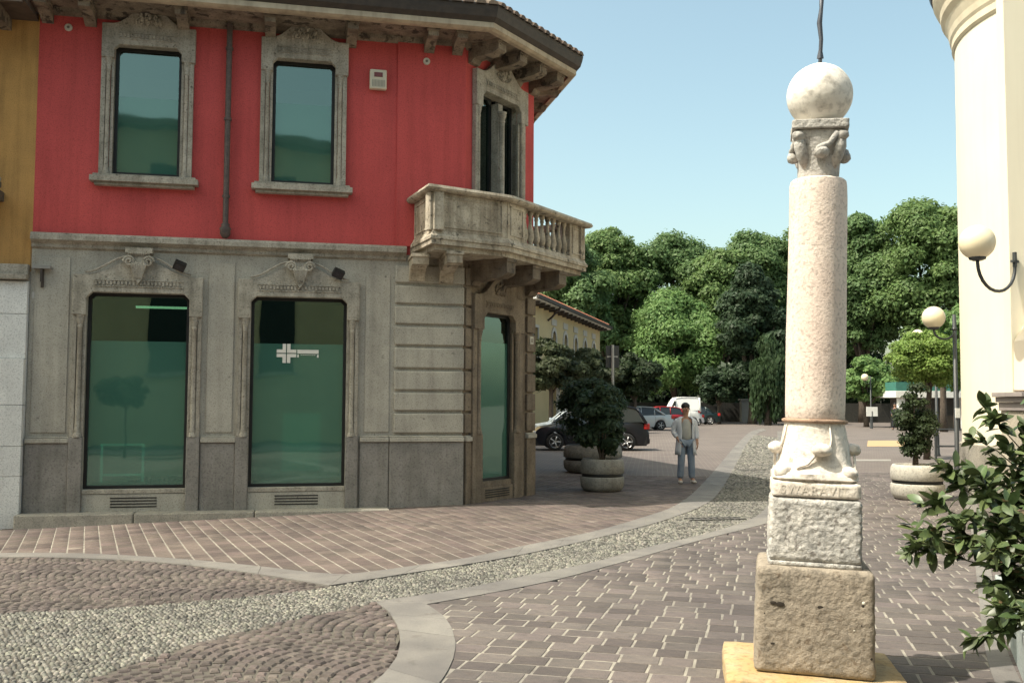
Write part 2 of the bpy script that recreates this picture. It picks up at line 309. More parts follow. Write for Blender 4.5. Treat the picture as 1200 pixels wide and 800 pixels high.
def pieces(root, name, m_, cx, cy, ang, lx, ly, h=.006, ch=.004, jit=.002, limit=300):
    """rectangular pavers: nearest 300 as parts, the rest as one stuff part"""
    cx, cy, ang, lx, ly = map(np.asarray, (cx, cy, ang, lx, ly)); d = np.hypot(cx, cy); px = lx*1170/d
    vis = (np.abs(cx/cy) < .54) & (cy > 5.6)
    order = np.argsort(np.where(vis, d, d+1000)); rest = []
    cache = {}
    for r_, i in enumerate(order):
        z = gz(cx[i], cy[i])+random.uniform(-jit, jit)
        if r_ < limit:
            key = (round(float(lx[i]), 2), round(float(ly[i]), 2))
            if key not in cache: cache[key] = MB().box(-key[0]/2, key[0]/2, -key[1]/2, key[1]/2, -.022, 0, ch=ch).mesh(name, m_)
            sx_ = (gz(cx[i]+.1, cy[i])-gz(cx[i]-.1, cy[i]))/.2; sy_ = (gz(cx[i], cy[i]+.1)-gz(cx[i], cy[i]-.1))/.2
            o = link(name, cache[key], root); o.location = (cx[i], cy[i], z); o.rotation_euler = (Matrix.Rotation(-math.atan(sx_)+random.uniform(-.003, .003), 3, 'Y')@Matrix.Rotation(math.atan(sy_)+random.uniform(-.003, .003), 3, 'X')@Matrix.Rotation(ang[i], 3, 'Z')).to_euler()
        else: rest.append((i, z))
    if rest:
        I = np.array([i for i, _ in rest]); Z = np.array([z for _, z in rest]); c, s_ = np.cos(ang[I]), np.sin(ang[I]); V = []
        for zz, kk in ((-.022, 0), (-ch, 0), (0, ch)):
            for sx, sy in ((-1, -1), (1, -1), (1, 1), (-1, 1)):
                x = sx*(lx[I]/2-kk); y = sy*(ly[I]/2-kk); wx_ = cx[I]+x*c-y*s_; wy_ = cy[I]+x*s_+y*c; V.append(np.stack([wx_, wy_, Z+zz+np.array([gz(a_, b_)-gz(c_, d_) for a_, b_, c_, d_ in zip(wx_, wy_, cx[I], cy[I])])], 1))
        V = np.stack(V, 1).reshape(-1, 3); f = [(8, 9, 10, 11)]
        for a in (0, 4): f += [(a+i, a+(i+1) % 4, a+4+(i+1) % 4, a+4+i) for i in range(4)]
        Fq = (np.arange(len(I))[:, None, None]*12+np.array(f)[None]).reshape(-1, 4)
        o = link(name, fastmesh(name, V, Fq, m_), root); o['kind'] = 'stuff'
def field(poly, ang, row, ln0, ln1, gap_row, gap_x, ymax=25):
    P = np.array(poly); u = np.array([math.cos(ang), math.sin(ang)]); v = np.array([-u[1], u[0]]); pu, pv = P@u, P@v
    out = []; t = pv.min()-row
    while t < pv.max()+row:
        s_ = pu.min()-random.random()*ln1
        while s_ < pu.max():
            l = random.choice(np.arange(ln0, ln1+.001, .01)); c = u*(s_+l/2)+v*t; out.append((c[0], c[1], l-gap_x, row-gap_row)); s_ += l
        t += row
    A = np.array(out); A = A[inpoly(A[:, 0], A[:, 1], poly) | inpoly(A[:, 0]+u[0]*A[:, 2]*.45, A[:, 1]+u[1]*A[:, 2]*.45, poly) | inpoly(A[:, 0]-u[0]*A[:, 2]*.45, A[:, 1]-u[1]*A[:, 2]*.45, poly)]; A = A[(A[:, 1] < ymax) & (np.abs(A[:, 0]/A[:, 1]) < .62)]; return A
# right hand brick paving
polyR = [tuple(p) for p in L['ASr'][::-1]]+[tuple(p) for p in L['LSl'] if p[1] < 25]+[(12, 25), (12, 12), (4.6, 3.2), (0, 3.2)]
r1 = empty('brick_paving', (0, 0, 0)); tag(r1, 'brown brick paving with pale joints around the column', kind='structure')
A = field(polyR, R(-14), .215, .20, .28, .015, .018)
pieces(r1, 'brick', BRICK, A[:, 0], A[:, 1], np.full(len(A), R(-14))+RNG.uniform(-.02, .02, len(A)), A[:, 2], A[:, 3]-RNG.uniform(0, .006, len(A)), ch=.002, jit=.0012)
# strip of brick in front of the rose building
polyL = [tuple(p) for p in L['USu'] if p[1] < 23.3]+[(-3, 23.35), (-2.5, 17.5), (-.8, 17.5), (-7.5, 15.3), (-12, 14.3), (-12, 11)]
r2 = empty('brick_paving', (0, 0, 0)); tag(r2, 'reddish brick paving with long pale joints in front of the rose building', kind='structure')
A = field(polyL, R(113), .19, .24, .31, .015, .005)
pieces(r2, 'brick', BRICKR, A[:, 0], A[:, 1], np.full(len(A), R(113))+RNG.uniform(-.01, .01, len(A)), A[:, 2], A[:, 3], ch=.002, jit=.0012)
mortar_polys = [(polyR, r1), (polyL, r2)]
for pl, rr in mortar_polys:
    pass
def grid_bed(name, m_, z, test, x0, x1, y0, y1, st, label):
    X, Y = np.meshgrid(np.arange(x0, x1, st), np.arange(y0, y1, st)); X = X.ravel(); Y = Y.ravel(); ok = test(X+st/2, Y+st/2); X = X[ok]; Y = Y[ok]
    V = np.stack([np.stack([X+dx, Y+dy], 1) for dx, dy in ((0, 0), (st, 0), (st, st), (0, st))], 1).reshape(-1, 2)
    Z = np.array([gz(a, b)+z for a, b in V]); me = fastmesh(name, np.c_[V, Z], np.arange(len(V)).reshape(-1, 4), m_); return tag(link(name, me), label, kind='structure')
polyPeb = [tuple(p) for p in L['PBu']]+[tuple(p) for p in L['USl']]+[tuple(p) for p in L['LSu'][::-1]]+[tuple(p) for p in L['PBl'][::-1]]
polyP1 = [tuple(p) for p in L['S1l']]+[tuple(p) for p in L['PBu'][::-1]]
polyP2 = [tuple(p) for p in L['PBl']]+[tuple(p) for p in L['ASl']]+[(-1, 3), (-8, 3)]
grid_bed('mortar_bed', MORTAR, -.0035, lambda X, Y: (inpoly(X, Y, polyR) | inpoly(X, Y, polyL)) & (np.abs(X/Y) < .7), -12, 12, 3, 23.35, .15, 'pale mortar between the paving bricks')
grid_bed('joint_bed', DIRT, -.013, lambda X, Y: (inpoly(X, Y, polyP1) | inpoly(X, Y, polyP2) | inpoly(X, Y, polyPeb)) & (np.abs(X/Y) < .75), -12, 12, 3, 45, .2, 'sandy joints under the cobbles and pebbles')
# porphyry cubes in segmental arcs
def arcs(poly, ang, Wd=1.15, st=.098, sag=.30):
    P = np.array(poly); u = np.array([math.cos(ang), math.sin(ang)]); v = np.array([-u[1], u[0]]); pu, pv = P@u, P@v; out = []
    for c in range(int(math.floor(pu.min()/Wd)), int(pu.max()/Wd)+1):
        nk = 12
        for kk in range(int(pv.min()/st)-5, int(pv.max()/st)+6):
            for j in range(nk):
                x = (j+.5)/nk; hh = sag*(1-(2*x-1)**2); sl = math.atan(sag*(-4*(2*x-1))/Wd)
                p = u*((c+x)*Wd)+v*(kk*st+hh+(c % 2)*st/2)
                out.append((p[0], p[1], ang+sl+random.uniform(-.12, .12), Wd/nk-random.uniform(.008, .018), st*math.cos(sl)-random.uniform(.006, .016)))
    A = np.array(out); A = A[inpoly(A[:, 0], A[:, 1], poly)]; return A[np.abs(A[:, 0]/A[:, 1]) < .62]
r3 = empty('cobble_paving', (0, 0, 0)); tag(r3, 'brown porphyry cobbles in arcs, left of the pebble path', kind='structure'); A = arcs(polyP1, R(80))
pieces(r3, 'cobble', PORPH, A[:, 0], A[:, 1], A[:, 2], A[:, 3], A[:, 4], ch=.012, jit=.005)
r4 = empty('cobble_paving', (0, 0, 0)); tag(r4, 'brown porphyry cobbles in arcs at the bottom, inside the broad curved border', kind='structure'); A = arcs(polyP2, R(60))
pieces(r4, 'cobble', PORPH, A[:, 0], A[:, 1], A[:, 2], A[:, 3], A[:, 4], ch=.012, jit=.005)
# pebbles
def pebbles():
    P = np.array(polyPeb); out = []
    for y0, y1, st in ((4, 12, .042), (12, 20, .055), (20, 34, .085), (34, 64, .15)):
        X, Y = np.meshgrid(np.arange(-9, 13, st), np.arange(y0, y1, st*.8)); X = X+(np.arange(X.shape[0])[:, None] % 2)*st/2; X = X.ravel()+RNG.uniform(-.25, .25, X.size)*st; Y = Y.ravel()+RNG.uniform(-.25, .25, Y.size)*st*.8
        ok = inpoly(X, Y, polyPeb) & (np.abs(X/Y) < .57) & (Y > 5.4); X = X[ok]; Y = Y[ok]; out.append(np.c_[X, Y, np.full(len(X), st)])
    A = np.concatenate(out); n = len(A); print('pebbles', n)
    a = RNG.uniform(0, 6.28, n)*.25+R(70); sx = A[:, 2]*RNG.uniform(.42, .62, n); sy = A[:, 2]*RNG.uniform(.3, .44, n); hz = A[:, 2]*RNG.uniform(.22, .4, n)
    g = np.array([gz(x, y) for x, y in A[:, :2]])-.012; V = []
    for zf, rf in ((0, 1.0), (.75, .72)):
        for k_ in range(6):
            t = k_*math.pi/3; x = np.cos(t)*rf*sx; y = np.sin(t)*rf*sy; V.append(np.stack([A[:, 0]+x*np.cos(a)-y*np.sin(a), A[:, 1]+x*np.sin(a)+y*np.cos(a), g+zf*hz], 1))
    V.append(np.stack([A[:, 0], A[:, 1], g+hz], 1)); V = np.stack(V, 1).reshape(-1, 3); f = []
    for k_ in range(6):
        q = (k_+1) % 6; f += [(k_, q, 6+q), (k_, 6+q, 6+k_), (6+k_, 6+q, 12)]
    Fq = (np.arange(n)[:, None, None]*13+np.array(f)[None]).reshape(-1, 3)
    return link('pebble_path', fastmesh('pebble_path', V, Fq, PEB, k=3, smooth=True))
tag(pebbles(), 'pale river pebbles set in the curving band between the border strips', 'pebbles', kind='stuff')
mb = MB()
for (x, y) in ((590, 0),): pass
# two drain gratings in the pebble path, yellow road marking
for px, py, w_, d_, lab in ((838, 608, .8, .22, 'dark drain grating in the pebble path nearer the column'), (880, 551, .7, .3, 'dark drain grating in the shaded part of the pebble path')):
    p = G(px, py); mb = MB()
    e = empty('drain_grating', (p.x, p.y, -.010), R(12), lab, 'drain')
    for i in range(9): mb.box(-w_/2+i*w_/8.2, -w_/2+i*w_/8.2+.035, -d_/2+.03, d_/2-.03, 0, .02)
    mb.build('grating_bars', mat('cast iron', (.13, .12, .11), rough=.7), e)
    MB().box(-w_/2-.04, w_/2+.04, -d_/2-.02, -d_/2+.02, 0, .025).box(-w_/2-.04, w_/2+.04, d_/2-.02, d_/2+.02, 0, .025).box(-w_/2-.04, w_/2+.04, -d_/2, d_/2, -.02, .004).build('grating_frame', mat('dark iron frame', (.10, .095, .085), rough=.8), e)
a, b, c, d = [G(*p) for p in ((1017, 516), (1059, 516), (1062, 523), (1016, 523))]
tag(MB().add([(p.x, p.y, .003) for p in (d, c, b, a)], [(0, 1, 2, 3)]).build('road_marking', mat('yellow road paint', (.46, .31, .15), (.36, .27, .16), scale=3, rough=.8)), 'faded yellow painted patch on the paving right of the column', 'road marking')
a = [G(*p) for p in ((1002, 538), (1044, 538), (1044, 540), (1002, 540))]
tag(MB().add([(p.x, p.y, .003) for p in a[::-1]], [(0, 1, 2, 3)]).build('road_marking', mat('worn white road paint', (.30, .28, .25), rough=.8)), 'thin worn white line across the paving right of the column', 'road marking')
# ================================================================== ROSE CORNER BUILDING
P0 = Vector((-7.388, 15.243, 0)); AN = R(12.5); LA = 6.72
dA = Vector((math.cos(AN), math.sin(AN), 0)); P1 = P0+dA*LA; CN = R(57.5); LC = 2.27
dC = Vector((math.cos(CN), math.sin(CN), 0)); P2 = P1+dC*LC; DN = R(102.5); dD = Vector((math.cos(DN), math.sin(DN), 0)); P3 = P2+dD*20
BLD = empty('corner_building', P0, 0, 'rose red two storey corner building with grey stone ground floor', 'building')
FA = T(0, 0, 0, AN); FC = T(*(P1-P0), CN); FD = T(*(P2-P0), DN)
path = [tuple((p-P0).xy) for p in (P0, P1, P2, P3)]
H0, HC, HT = 0, 4.13, 7.84
gw = [(.82, 2.34, .33, 3.37), (3.28, 4.80, .33, 3.37)]; uw = [(1.12, 2.13, 5.24, 7.29), (3.55, 4.55, 5.24, 7.27)]
cdoor = (.5, 1.50, .34, 3.24); cwin = (.42, 1.66, 4.3, 7.1)
# walls
mb = MB().wall(0, LA, HC, HT, uw, depth=.35, M=FA, rmi=1).wall(0, LC, HC, HT, [cwin], depth=.35, M=FC, rmi=1).wall(0, 20, HC, HT, [], M=FD)
mb.box(-.0, 5.57, -.035, 0, 4.26, HT-.02, FA) if False else None
mb.build('plaster_wall', [PINK, TRIM], BLD)
mbp = MB()       # wider rose panel at the corner stands 3 cm proud
mbp.plate([(5.58, 4.27), (LA+.012, 4.27), (LA+.012, HT-.01), (5.58, HT-.01)], -.03, 0, FA); mbp.build('plaster_corner_panel', PINK, BLD)
MB().wall(-.02, LA, -.4, HC, gw, depth=.4, M=FA).build('stone_wall', GSTONE, BLD)
MB().wall(0, LC, -.4, HC, [cdoor], depth=.4, M=FC).wall(0, 20, -.4, HC, [], M=FD).build('stone_wall', BROWNST, BLD)
# plinth panels between openings
def plinth(x0, x1, M, m_, z1=1.04):
    MB().box(x0, x1, -.055, .0, -.4, z1, M).build('plinth_slab', m_, BLD, bevel=.012)
    MB().box(x0-.0, x1, -.085, 0, z1+.002, z1+.075, M).box(x0, x1, -.05, 0, z1+.075, z1+.1, M).build('plinth_moulding', GSTONE, BLD, bevel=.01)
for x0, x1, m_ in ((0, .62, GPLINTH), (2.55, 3.08, GPLINTH), (5.03, 5.5, GPLINTH), (5.512, LA+.022, GPLINTH)): plinth(x0, x1, FA, m_)
for x0, x1 in ((.05, .2), (1.99, LC+.022)): plinth(x0, x1, FC, BROWNST)
plinth(0.03, 20, FD, BROWNST)
# recessed stone panels in the piers
for x0, x1 in ((.06, .56), (2.62, 3.02), (5.1, 5.5)):
    MB().box(x0, x1, -.018, 0, 1.2, 3.78 if x0 > 5 else 3.9, FA).build('stone_panel', GSTONE, BLD, bevel=.006)
# rusticated blocks at the corner
zb = [1.16, 1.53, 1.87, 2.23, 2.61, 2.96, 3.30, 3.64, 3.98]
for a, b in zip(zb[:-1], zb[1:]):
    MB().box(5.58, LA+.018, -.05, 0, a+.025, b-.025, FA).build('stone_block', GSTONE, BLD, bevel=.02)
    MB().box(.03, .2, -.05, 0, a+.02, b-.02, FC).build('stone_block', BROWNST, BLD, bevel=.015)
    MB().box(2.0, LC+.018, -.05, 0, a+.02, b-.02, FC).build('stone_block', BROWNST, BLD, bevel=.015)
# curb step under the facade (top level, ground falls away to the left)
KERB = mat('worn kerb stone', (.40, .37, .31), (.30, .28, .24), scale=6, rough=.9, bump=.6, bscale=60, island=.08)
for a, b in ((-.05, 1.62), (1.63, 3.4), (3.41, 5.5)):
    MB().box(a, b, -.34, -.0, -.45, -.012+random.uniform(-.004, .004), FA).build('step_stone', KERB, BLD, bevel=.02)
# cornice
MB().sweep(path[:1]+[tuple((P0+dA*5.75-P0).xy)], [(0, 4.02), (.05, 4.05), (.05, 4.1), (.12, 4.14), (.15, 4.15), (.15, 4.22), (.12, 4.26), (0, 4.28)]).build('cornice', TRIM, BLD)
MB().sweep([tuple((P2+dD*1.1-P0).xy), path[3]], [(0, 4.02), (.05, 4.05), (.12, 4.14), (.15, 4.22), (.12, 4.26), (0, 4.28)]).build('cornice', TRIM, BLD)
# eaves
epath = [path[0], path[1], tuple((P2-dC*.16-P0).xy), tuple((P3-dC*.16-P0).xy)]
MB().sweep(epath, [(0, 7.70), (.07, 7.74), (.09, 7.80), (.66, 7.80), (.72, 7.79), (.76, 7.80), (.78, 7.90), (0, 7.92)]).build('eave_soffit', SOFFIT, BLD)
MB().sweep(epath, [(.68, 7.765), (.76, 7.77), (.815, 7.80), (.815, 7.885), (.79, 7.885), (.79, 7.785), (.68, 7.785)]).build('eave_edge', mat('pale eave edge stone', (.50, .42, .31), (.36, .30, .22), scale=3, streak=.5), BLD)
MB().sweep(epath, [(.70, 7.89), (.82, 7.89), (.89, 7.95), (.92, 8.05), (.935, 8.12), (.935, 8.15), (.90, 8.15), (.87, 8.05), (.70, 8.0)]).build('gutter', GUTTER, BLD)
# roof with a row of tile ends
RTILE = mat('old brown roof tile', (.14, .10, .075), (.09, .065, .05), scale=6, rough=.9, island=.2)
mb = MB(); mb.sweep(epath, [(.84, 8.10), (.84, 8.18), (-3.5, 9.75), (-3.5, 9.6), (0, 8.12)]); roof = mb.build('roof', RTILE, BLD)
for (Mf, l0, l1) in ((FA, -.1, LA+.4), (FC, -.38, LC+.2), (FD@T(0, .16, 0), -.3, 20)):
    n = int((l1-l0)/.2)
    for i in range(n):
        x = l0+(i+.5)*(l1-l0)/n; tb = MB(); pr = [(math.cos(t)*.085, math.sin(t)*.07) for t in np.linspace(0, math.pi, 7)]
        vs = [(x+a_, -.975, 8.13+b_) for a_, b_ in pr]+[(x+a_, -.2, 8.48+b_) for a_, b_ in pr]
        tb.add(vs, [(j, j+1, 7+j+1, 7+j) for j in range(6)]+[tuple(range(7))], Mf); tb.build('roof_tile', RTILE, roof)
# eave brackets
def bracket(x, M, m_=SOFFIT, par=BLD, z=7.80, ln=.62, w_=.17, h=.20, name='eave_bracket', boxy=False):
    q_ = .14 if name == 'console' else .04; prof = [(0, z-.01), (0, z-h-q_), (-.08, z-h-q_+.02), (-.16, z-h+.02), (-ln*.6, z-h*.62), (-ln+.12, z-h*.72), (-ln+.02, z-h*.66), (-ln, z-.02), (-ln, z-.01)]
    if boxy: prof = [(0, z-.01), (0, z-h-.08), (-.07, z-h-.07), (-.12, z-h), (-ln+.14, z-h*.92), (-ln+.04, z-h*.8), (-ln, z-h*.7), (-ln, z-.01)]
    n = len(prof); mb = MB(); vs = [(x-w_/2, a, b) for a, b in prof]+[(x+w_/2, a, b) for a, b in prof]
    mb.add(vs, [tuple(range(n)), tuple(range(n, 2*n))[::-1]]+[((i+1) % n, i, n+i, n+(i+1) % n) for i in range(n)], M)
    mb.box(x-w_/2-.02, x+w_/2+.02, -ln-.02, 0, z-.055, z-.004, M)
    return mb.build(name, m_, par)
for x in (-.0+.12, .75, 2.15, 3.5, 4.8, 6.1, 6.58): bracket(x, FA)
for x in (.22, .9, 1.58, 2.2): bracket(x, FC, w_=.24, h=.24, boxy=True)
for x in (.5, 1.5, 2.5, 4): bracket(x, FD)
# windows --------------------------------------------------------------------
def crest_poly(x0, x1, z0, z1, zt, w0=.34):
    c = (x0+x1)/2; pts = []; n = 10
    for i in range(n+1):
        t = i/n; x = x1-.12-(x1-.12-c-w0*.2)*t; z = z1+(zt-z1)*ss(t)**1.3
        pts.append((x, z))
    left = [(2*c-x, z) for x, z in pts][::-1]
    return pts, left
def lintel(M, x0, x1, ix0, ix1, zl, zi, zo, zt, m_, par, cut=.1, proud=.11):
    pts, left = crest_poly(x0, x1, zo, zo, zt)
    poly = [(ix0, zl), (ix0, zi-cut), (ix0+cut, zi), (ix1-cut, zi), (ix1, zi-cut), (ix1, zl), (x1, zl), (x1, zo)]+pts+left+[(x0, zo), (x0, zl)]
    mb = MB(); mb.plate(poly[::-1] if False else poly, -proud, .0, M)
    o = mb.build('stone_lintel', m_, par, bevel=.012)
    bm = bmesh.new(); bm.from_mesh(o.data); bmesh.ops.recalc_face_normals(bm, faces=bm.faces); bm.to_mesh(o.data); bm.free(); return o
def scroll(mb, cx, cz, r, y, M, sgn=1, turns=1.6, rad=.02):
    pts = []
    for i in range(26):
        t = i/25; a = t*turns*2*math.pi; rr = r*(1-t*.85); pts.append((cx+sgn*math.cos(a)*rr, y-.02*t, cz+math.sin(a)*rr))
    mb.tube(pts, [rad*(1-.4*i/25) for i in range(26)], 6, M)
def carving(M, cx, cz, w_, h, y, par, m_, seed=1):
    rnd = random.Random(seed); mb = MB()
    for k_ in range(26):      # acanthus-like leaf lobes
        a = rnd.uniform(0, math.pi); rr = rnd.uniform(.1, 1); x = cx+math.cos(a)*w_*rr*.5; z = cz+math.sin(a)*h*rr*.85-h*.1
        s_ = rnd.uniform(.025, .055); mb.tube([(x, y, z-s_), (x+rnd.uniform(-.02, .02), y-.03, z), (x+rnd.uniform(-.05, .05), y-.012, z+s_)], [s_*.3, s_*.55, s_*.15], 6, M)
    for sg in (-1, 1): scroll(mb, cx+sg*w_*.3, cz, w_*.16, y-.01, M, sg, 1.5, .016)
    return mb.build('carved_leaves', m_, par, smooth=True)
def dentils(M, x0, x1, z, y, par, m_):
    mb = MB(); n = int((x1-x0)/.055)
    for i in range(n): mb.box(x0+i*.055, x0+i*.055+.032, y-.018, y, z-.03+(i % 2)*.012, z+.03, M)
    mb.box(x0-.02, x1+.02, y-.012, y, z+.04, z+.055, M).box(x0-.02, x1+.02, y-.012, y, z-.055, z-.042, M)
    return mb.build('carved_frieze', m_, par)
def column_prof(r, z0, z1):
    return [(r*1.5, z0), (r*1.5, z0+.05), (r*1.15, z0+.07), (r*1.25, z0+.10), (r, z0+.13), (r*.92, z1-.2), (r*1.1, z1-.19), (r*1.1, z1-.16), (r*.95, z1-.15), (r*1.5, z1-.06), (r*1.3, z1-.05), (r*1.6, z1-.03), (r*1.6, z1)]
FRM = BLACK
def pane_set(M, x0, x1, z0, z1, par, film_z, yd=.10, w_=.05, cut=.05):
    mb = MB()
    mb.box(x0, x0+w_, yd-.03, yd+.05, z0, z1, M).box(x1-w_, x1, yd-.03, yd+.05, z0, z1, M).box(x0+w_, x1-w_, yd-.03, yd+.05, z0, z0+w_, M).box(x0+w_, x1-w_, yd-.03, yd+.05, z1-w_, z1, M)
    for sg, xx in ((1, x0+w_), (-1, x1-w_)): mb.plate([(xx, z1-w_-cut), (xx+sg*cut, z1-w_), (xx, z1-w_)][::-sg], yd-.03, yd+.05, M)
    mb.build('window_frame', FRM, par)
    a, b, c, d = x0+w_, x1-w_, z0+w_, z1-w_
    if film_z: MB().box(a, b, yd+.004, yd+.012, film_z, d, M).build('glass_pane', GL, par); MB().box(a, b, yd+.004, yd+.012, c, film_z, M).build('frosted_pane', FILM, par)
    else: MB().box(a, b, yd+.004, yd+.012, c, d, M).build('glass_pane', GL, par)
def room(M, x0, x1, z0, z1, par, d=2.2, m_=DARKROOM):
    mb = MB(); vs = [(x, y, z) for z in (z0, z1) for y in (.42, d) for x in (x0, x1)]
    mb.add(vs, [(2, 3, 7, 6), (0, 2, 6, 4), (3, 1, 5, 7), (0, 1, 3, 2), (4, 6, 7, 5)], M); return mb.build('room_interior', m_, par)
def ground_window(x0, x1, z0, z1, seed):
    w = MB().box(x0-.0, x1, -.04, .05, z0-.07, z0-.001, FA).build('window', TRIM, BLD, bevel=.008); w['label'] = 'tall shop window of greenish glass in a carved stone surround'
    if seed == 2: w['label'] = 'tall shop window with white cross logo, nearer the corner'
    pane_set(FA, x0+.0, x1, z0, z1, w, z0+(z1-z0)*.755)
    room(FA, x0-.35, x1+.35, z0-.05, z1+.1, w)
    c = (x0+x1)/2
    lintel(FA, x0-.2, x1+.2, x0-.0, x1+.0, z1-.36, z1-.005, z1+.27, z1+.52, TRIM, w, cut=.085)
    dentils(FA, x0+.12, x1-.12, z1+.14, -.112, w, TRIM)
    # keystone console with two volutes
    mb = MB(); mb.plate([(c-.16, 4.03), (c-.13, z1+.5), (c-.06, z1+.22), (c, z1+.14), (c+.06, z1+.22), (c+.13, z1+.5), (c+.16, 4.03)], -.17, 0, FA); mb.box(c-.2, c+.2, -.2, 0, 3.98, 4.06, FA)
    for sg in (-1, 1): scroll(mb, c+sg*.14, z1+.48, .085, -.18, FA, sg, 1.8, .024)
    for k_ in range(9): mb.tube([(c+(k_-4)*.02, -.17, z1+.5), (c+(k_-4)*.026, -.215, z1+.42), (c+(k_-4)*.012, -.18, z1+.22)], [.008, .016, .006], 6, FA)
    for k_ in range(12): mb.tube([(c-.15+k_*.027, -.17, z1+.55), (c-.15+k_*.027, -.2, z1+.6), (c-.15+k_*.027, -.175, z1+.65)], [.005, .013, .005], 5, FA)
    # swept ribbons either side
    for sg in (-1, 1): mb.tube([(c+sg*(.16+t*.62), -.125, z1+.56-.26*ss(t)) for t in np.linspace(0, 1, 9)], .018, 6, FA)
    mb.build('carved_keystone', TRIM, w, auto=True)
    for sg, xx in ((-1, x0), (1, x1)):
        mb = MB(); mb.box(min(xx, xx+sg*.2), max(xx, xx+sg*.2), -.09, 0, -.1, 1.13, FA); mb.build('jamb_pedestal', GPLINTH, w, bevel=.012)
        mb = MB(); mb.box(min(xx+sg*.13, xx+sg*.19), max(xx+sg*.13, xx+sg*.19), -.07, 0, 1.13, z1-.36, FA); mb.box(min(xx, xx+sg*.05), max(xx, xx+sg*.05), -.03, .1, 1.13, z1-.36, FA)
        mb.build('jamb', TRIM, w, bevel=.008)
        MB().lathe(column_prof(.038, 1.13, z1-.36), 12, FA@T(xx+sg*.085, -.055, 0)).build('colonnette', TRIM, w, auto=True)
    # vent grille slab under the window
    mb = MB(); mb.box(x0+.0, x1, -.03, 0, -.1, z0-.075, FA); mb.build('sill_slab', GSTONE, w, bevel=.006)
    mb = MB()
    for k_ in range(4): mb.box(c-.34, c+.34, -.036, -.0302, .05+k_*.045, .068+k_*.045, FA)
    mb.build('vent_slots', BLACK, w)
    return w
w1 = ground_window(*gw[0], 1); w2 = ground_window(*gw[1], 2)
# fluorescent tube; cabinet and display frame with glow put in, seen through the glass
MB().box(1.45, 2.25, .55, .6, 3.19, 3.225, FA).build('fluorescent_tube', TUBEL, BLD)
MB().box(3.8, 4.42, .5, .54, .55, 1.5, FA).build('glowing_cabinet', CABGLOW, BLD)
mb = MB(); 
for a, b, c, d in ((1.0, 1.65, .98, 1.01), (1.0, 1.65, .50, .53), (1.0, 1.03, .40, 1.01), (1.62, 1.65, .40, 1.01)): mb.box(a, b, .45, .5, c, d, FA)
mb.build('display_frame', emit('pale self glowing frame', (.3, .6, .5), 1.6), BLD)  # frame is no lamp, its glow is put in to show through the film
# white cross logo and lines stuck on the second window
LOGO = mat('white vinyl', (.75, .72, .66), (.7, .68, .62), rough=.5)
mb = MB(); u = .0155; cx, cz, yl = 3.845, 2.47, .098
def lr(a, b, c, d): mb.box(cx+a*u, cx+b*u, yl-.004, yl+.003, cz+c*u, cz+d*u, FA)
for sx in (-1, 1):
    for sz in (-1, 1):
        a = sorted((sx*.5, sx*4)); b = sorted((sz*.5, sz*10)); lr(a[0], a[1], b[0], b[1])
        a = sorted((sx*4, sx*10)); b = sorted((sz*.5, sz*4)); lr(a[0], a[1], b[0], b[1])
lr(11, 33, 0, 4); lr(11, 12.7, -4, -1); lr(31.3, 33, -4, -1)
for k_ in range(8): lr(14.5+k_*2, 15.7+k_*2, -1.8, -1.1)
mb.build('cross_logo', LOGO, w2)
def upper_window(M, x0, x1, z0, z1, seed, par_m=TRIM):
    w = MB().box(x0-.3, x1+.3, -.19, 0, z0-.15, z0-.06, M).box(x0-.24, x1+.24, -.13, 0, z0-.2, z0-.15, M).box(x0-.26, x1+.26, -.15, 0, z0-.06, z0-.025, M).build('window', par_m, BLD, bevel=.008)
    pane_set(M, x0, x1, z0, z1, w, None if seed > 2 else z0+(z1-z0)*(.62 if seed == 1 else .66), cut=.04)
    room(M, x0-.5, x1+.5, z0-.1, z1+.2, w)
    lintel(M, x0-.19, x1+.21, x0, x1, z1-.22, z1-.005, z1+.33, z1+.62, par_m, w, cut=.075)
    dentils(M, x0+.08, x1-.08, z1+.14, -.112, w, par_m)
    carving(M, (x0+x1)/2, z1+.38, .42, .22, -.11, w, par_m, seed)
    for sg, xx in ((-1, x0), (1, x1)):
        MB().box(min(xx+sg*.12, xx+sg*.19), max(xx+sg*.12, xx+sg*.19), -.08, 0, z0-.02, z1-.22, M).box(min(xx, xx+sg*.045), max(xx, xx+sg*.045), -.04, .07, z0-.02, z1-.22, M).build('jamb', par_m, w, bevel=.006)
        MB().lathe(column_prof(.034, z0-.02, z1-.22), 12, M@T(xx+sg*.082, -.06, 0)).build('colonnette', par_m, w, auto=True)
    return w
a = upper_window(FA, *uw[0], 1); a['label'] = 'upper window nearer the ochre neighbour'
a = upper_window(FA, *uw[1], 2); a['label'] = 'upper window right of the drainpipe'
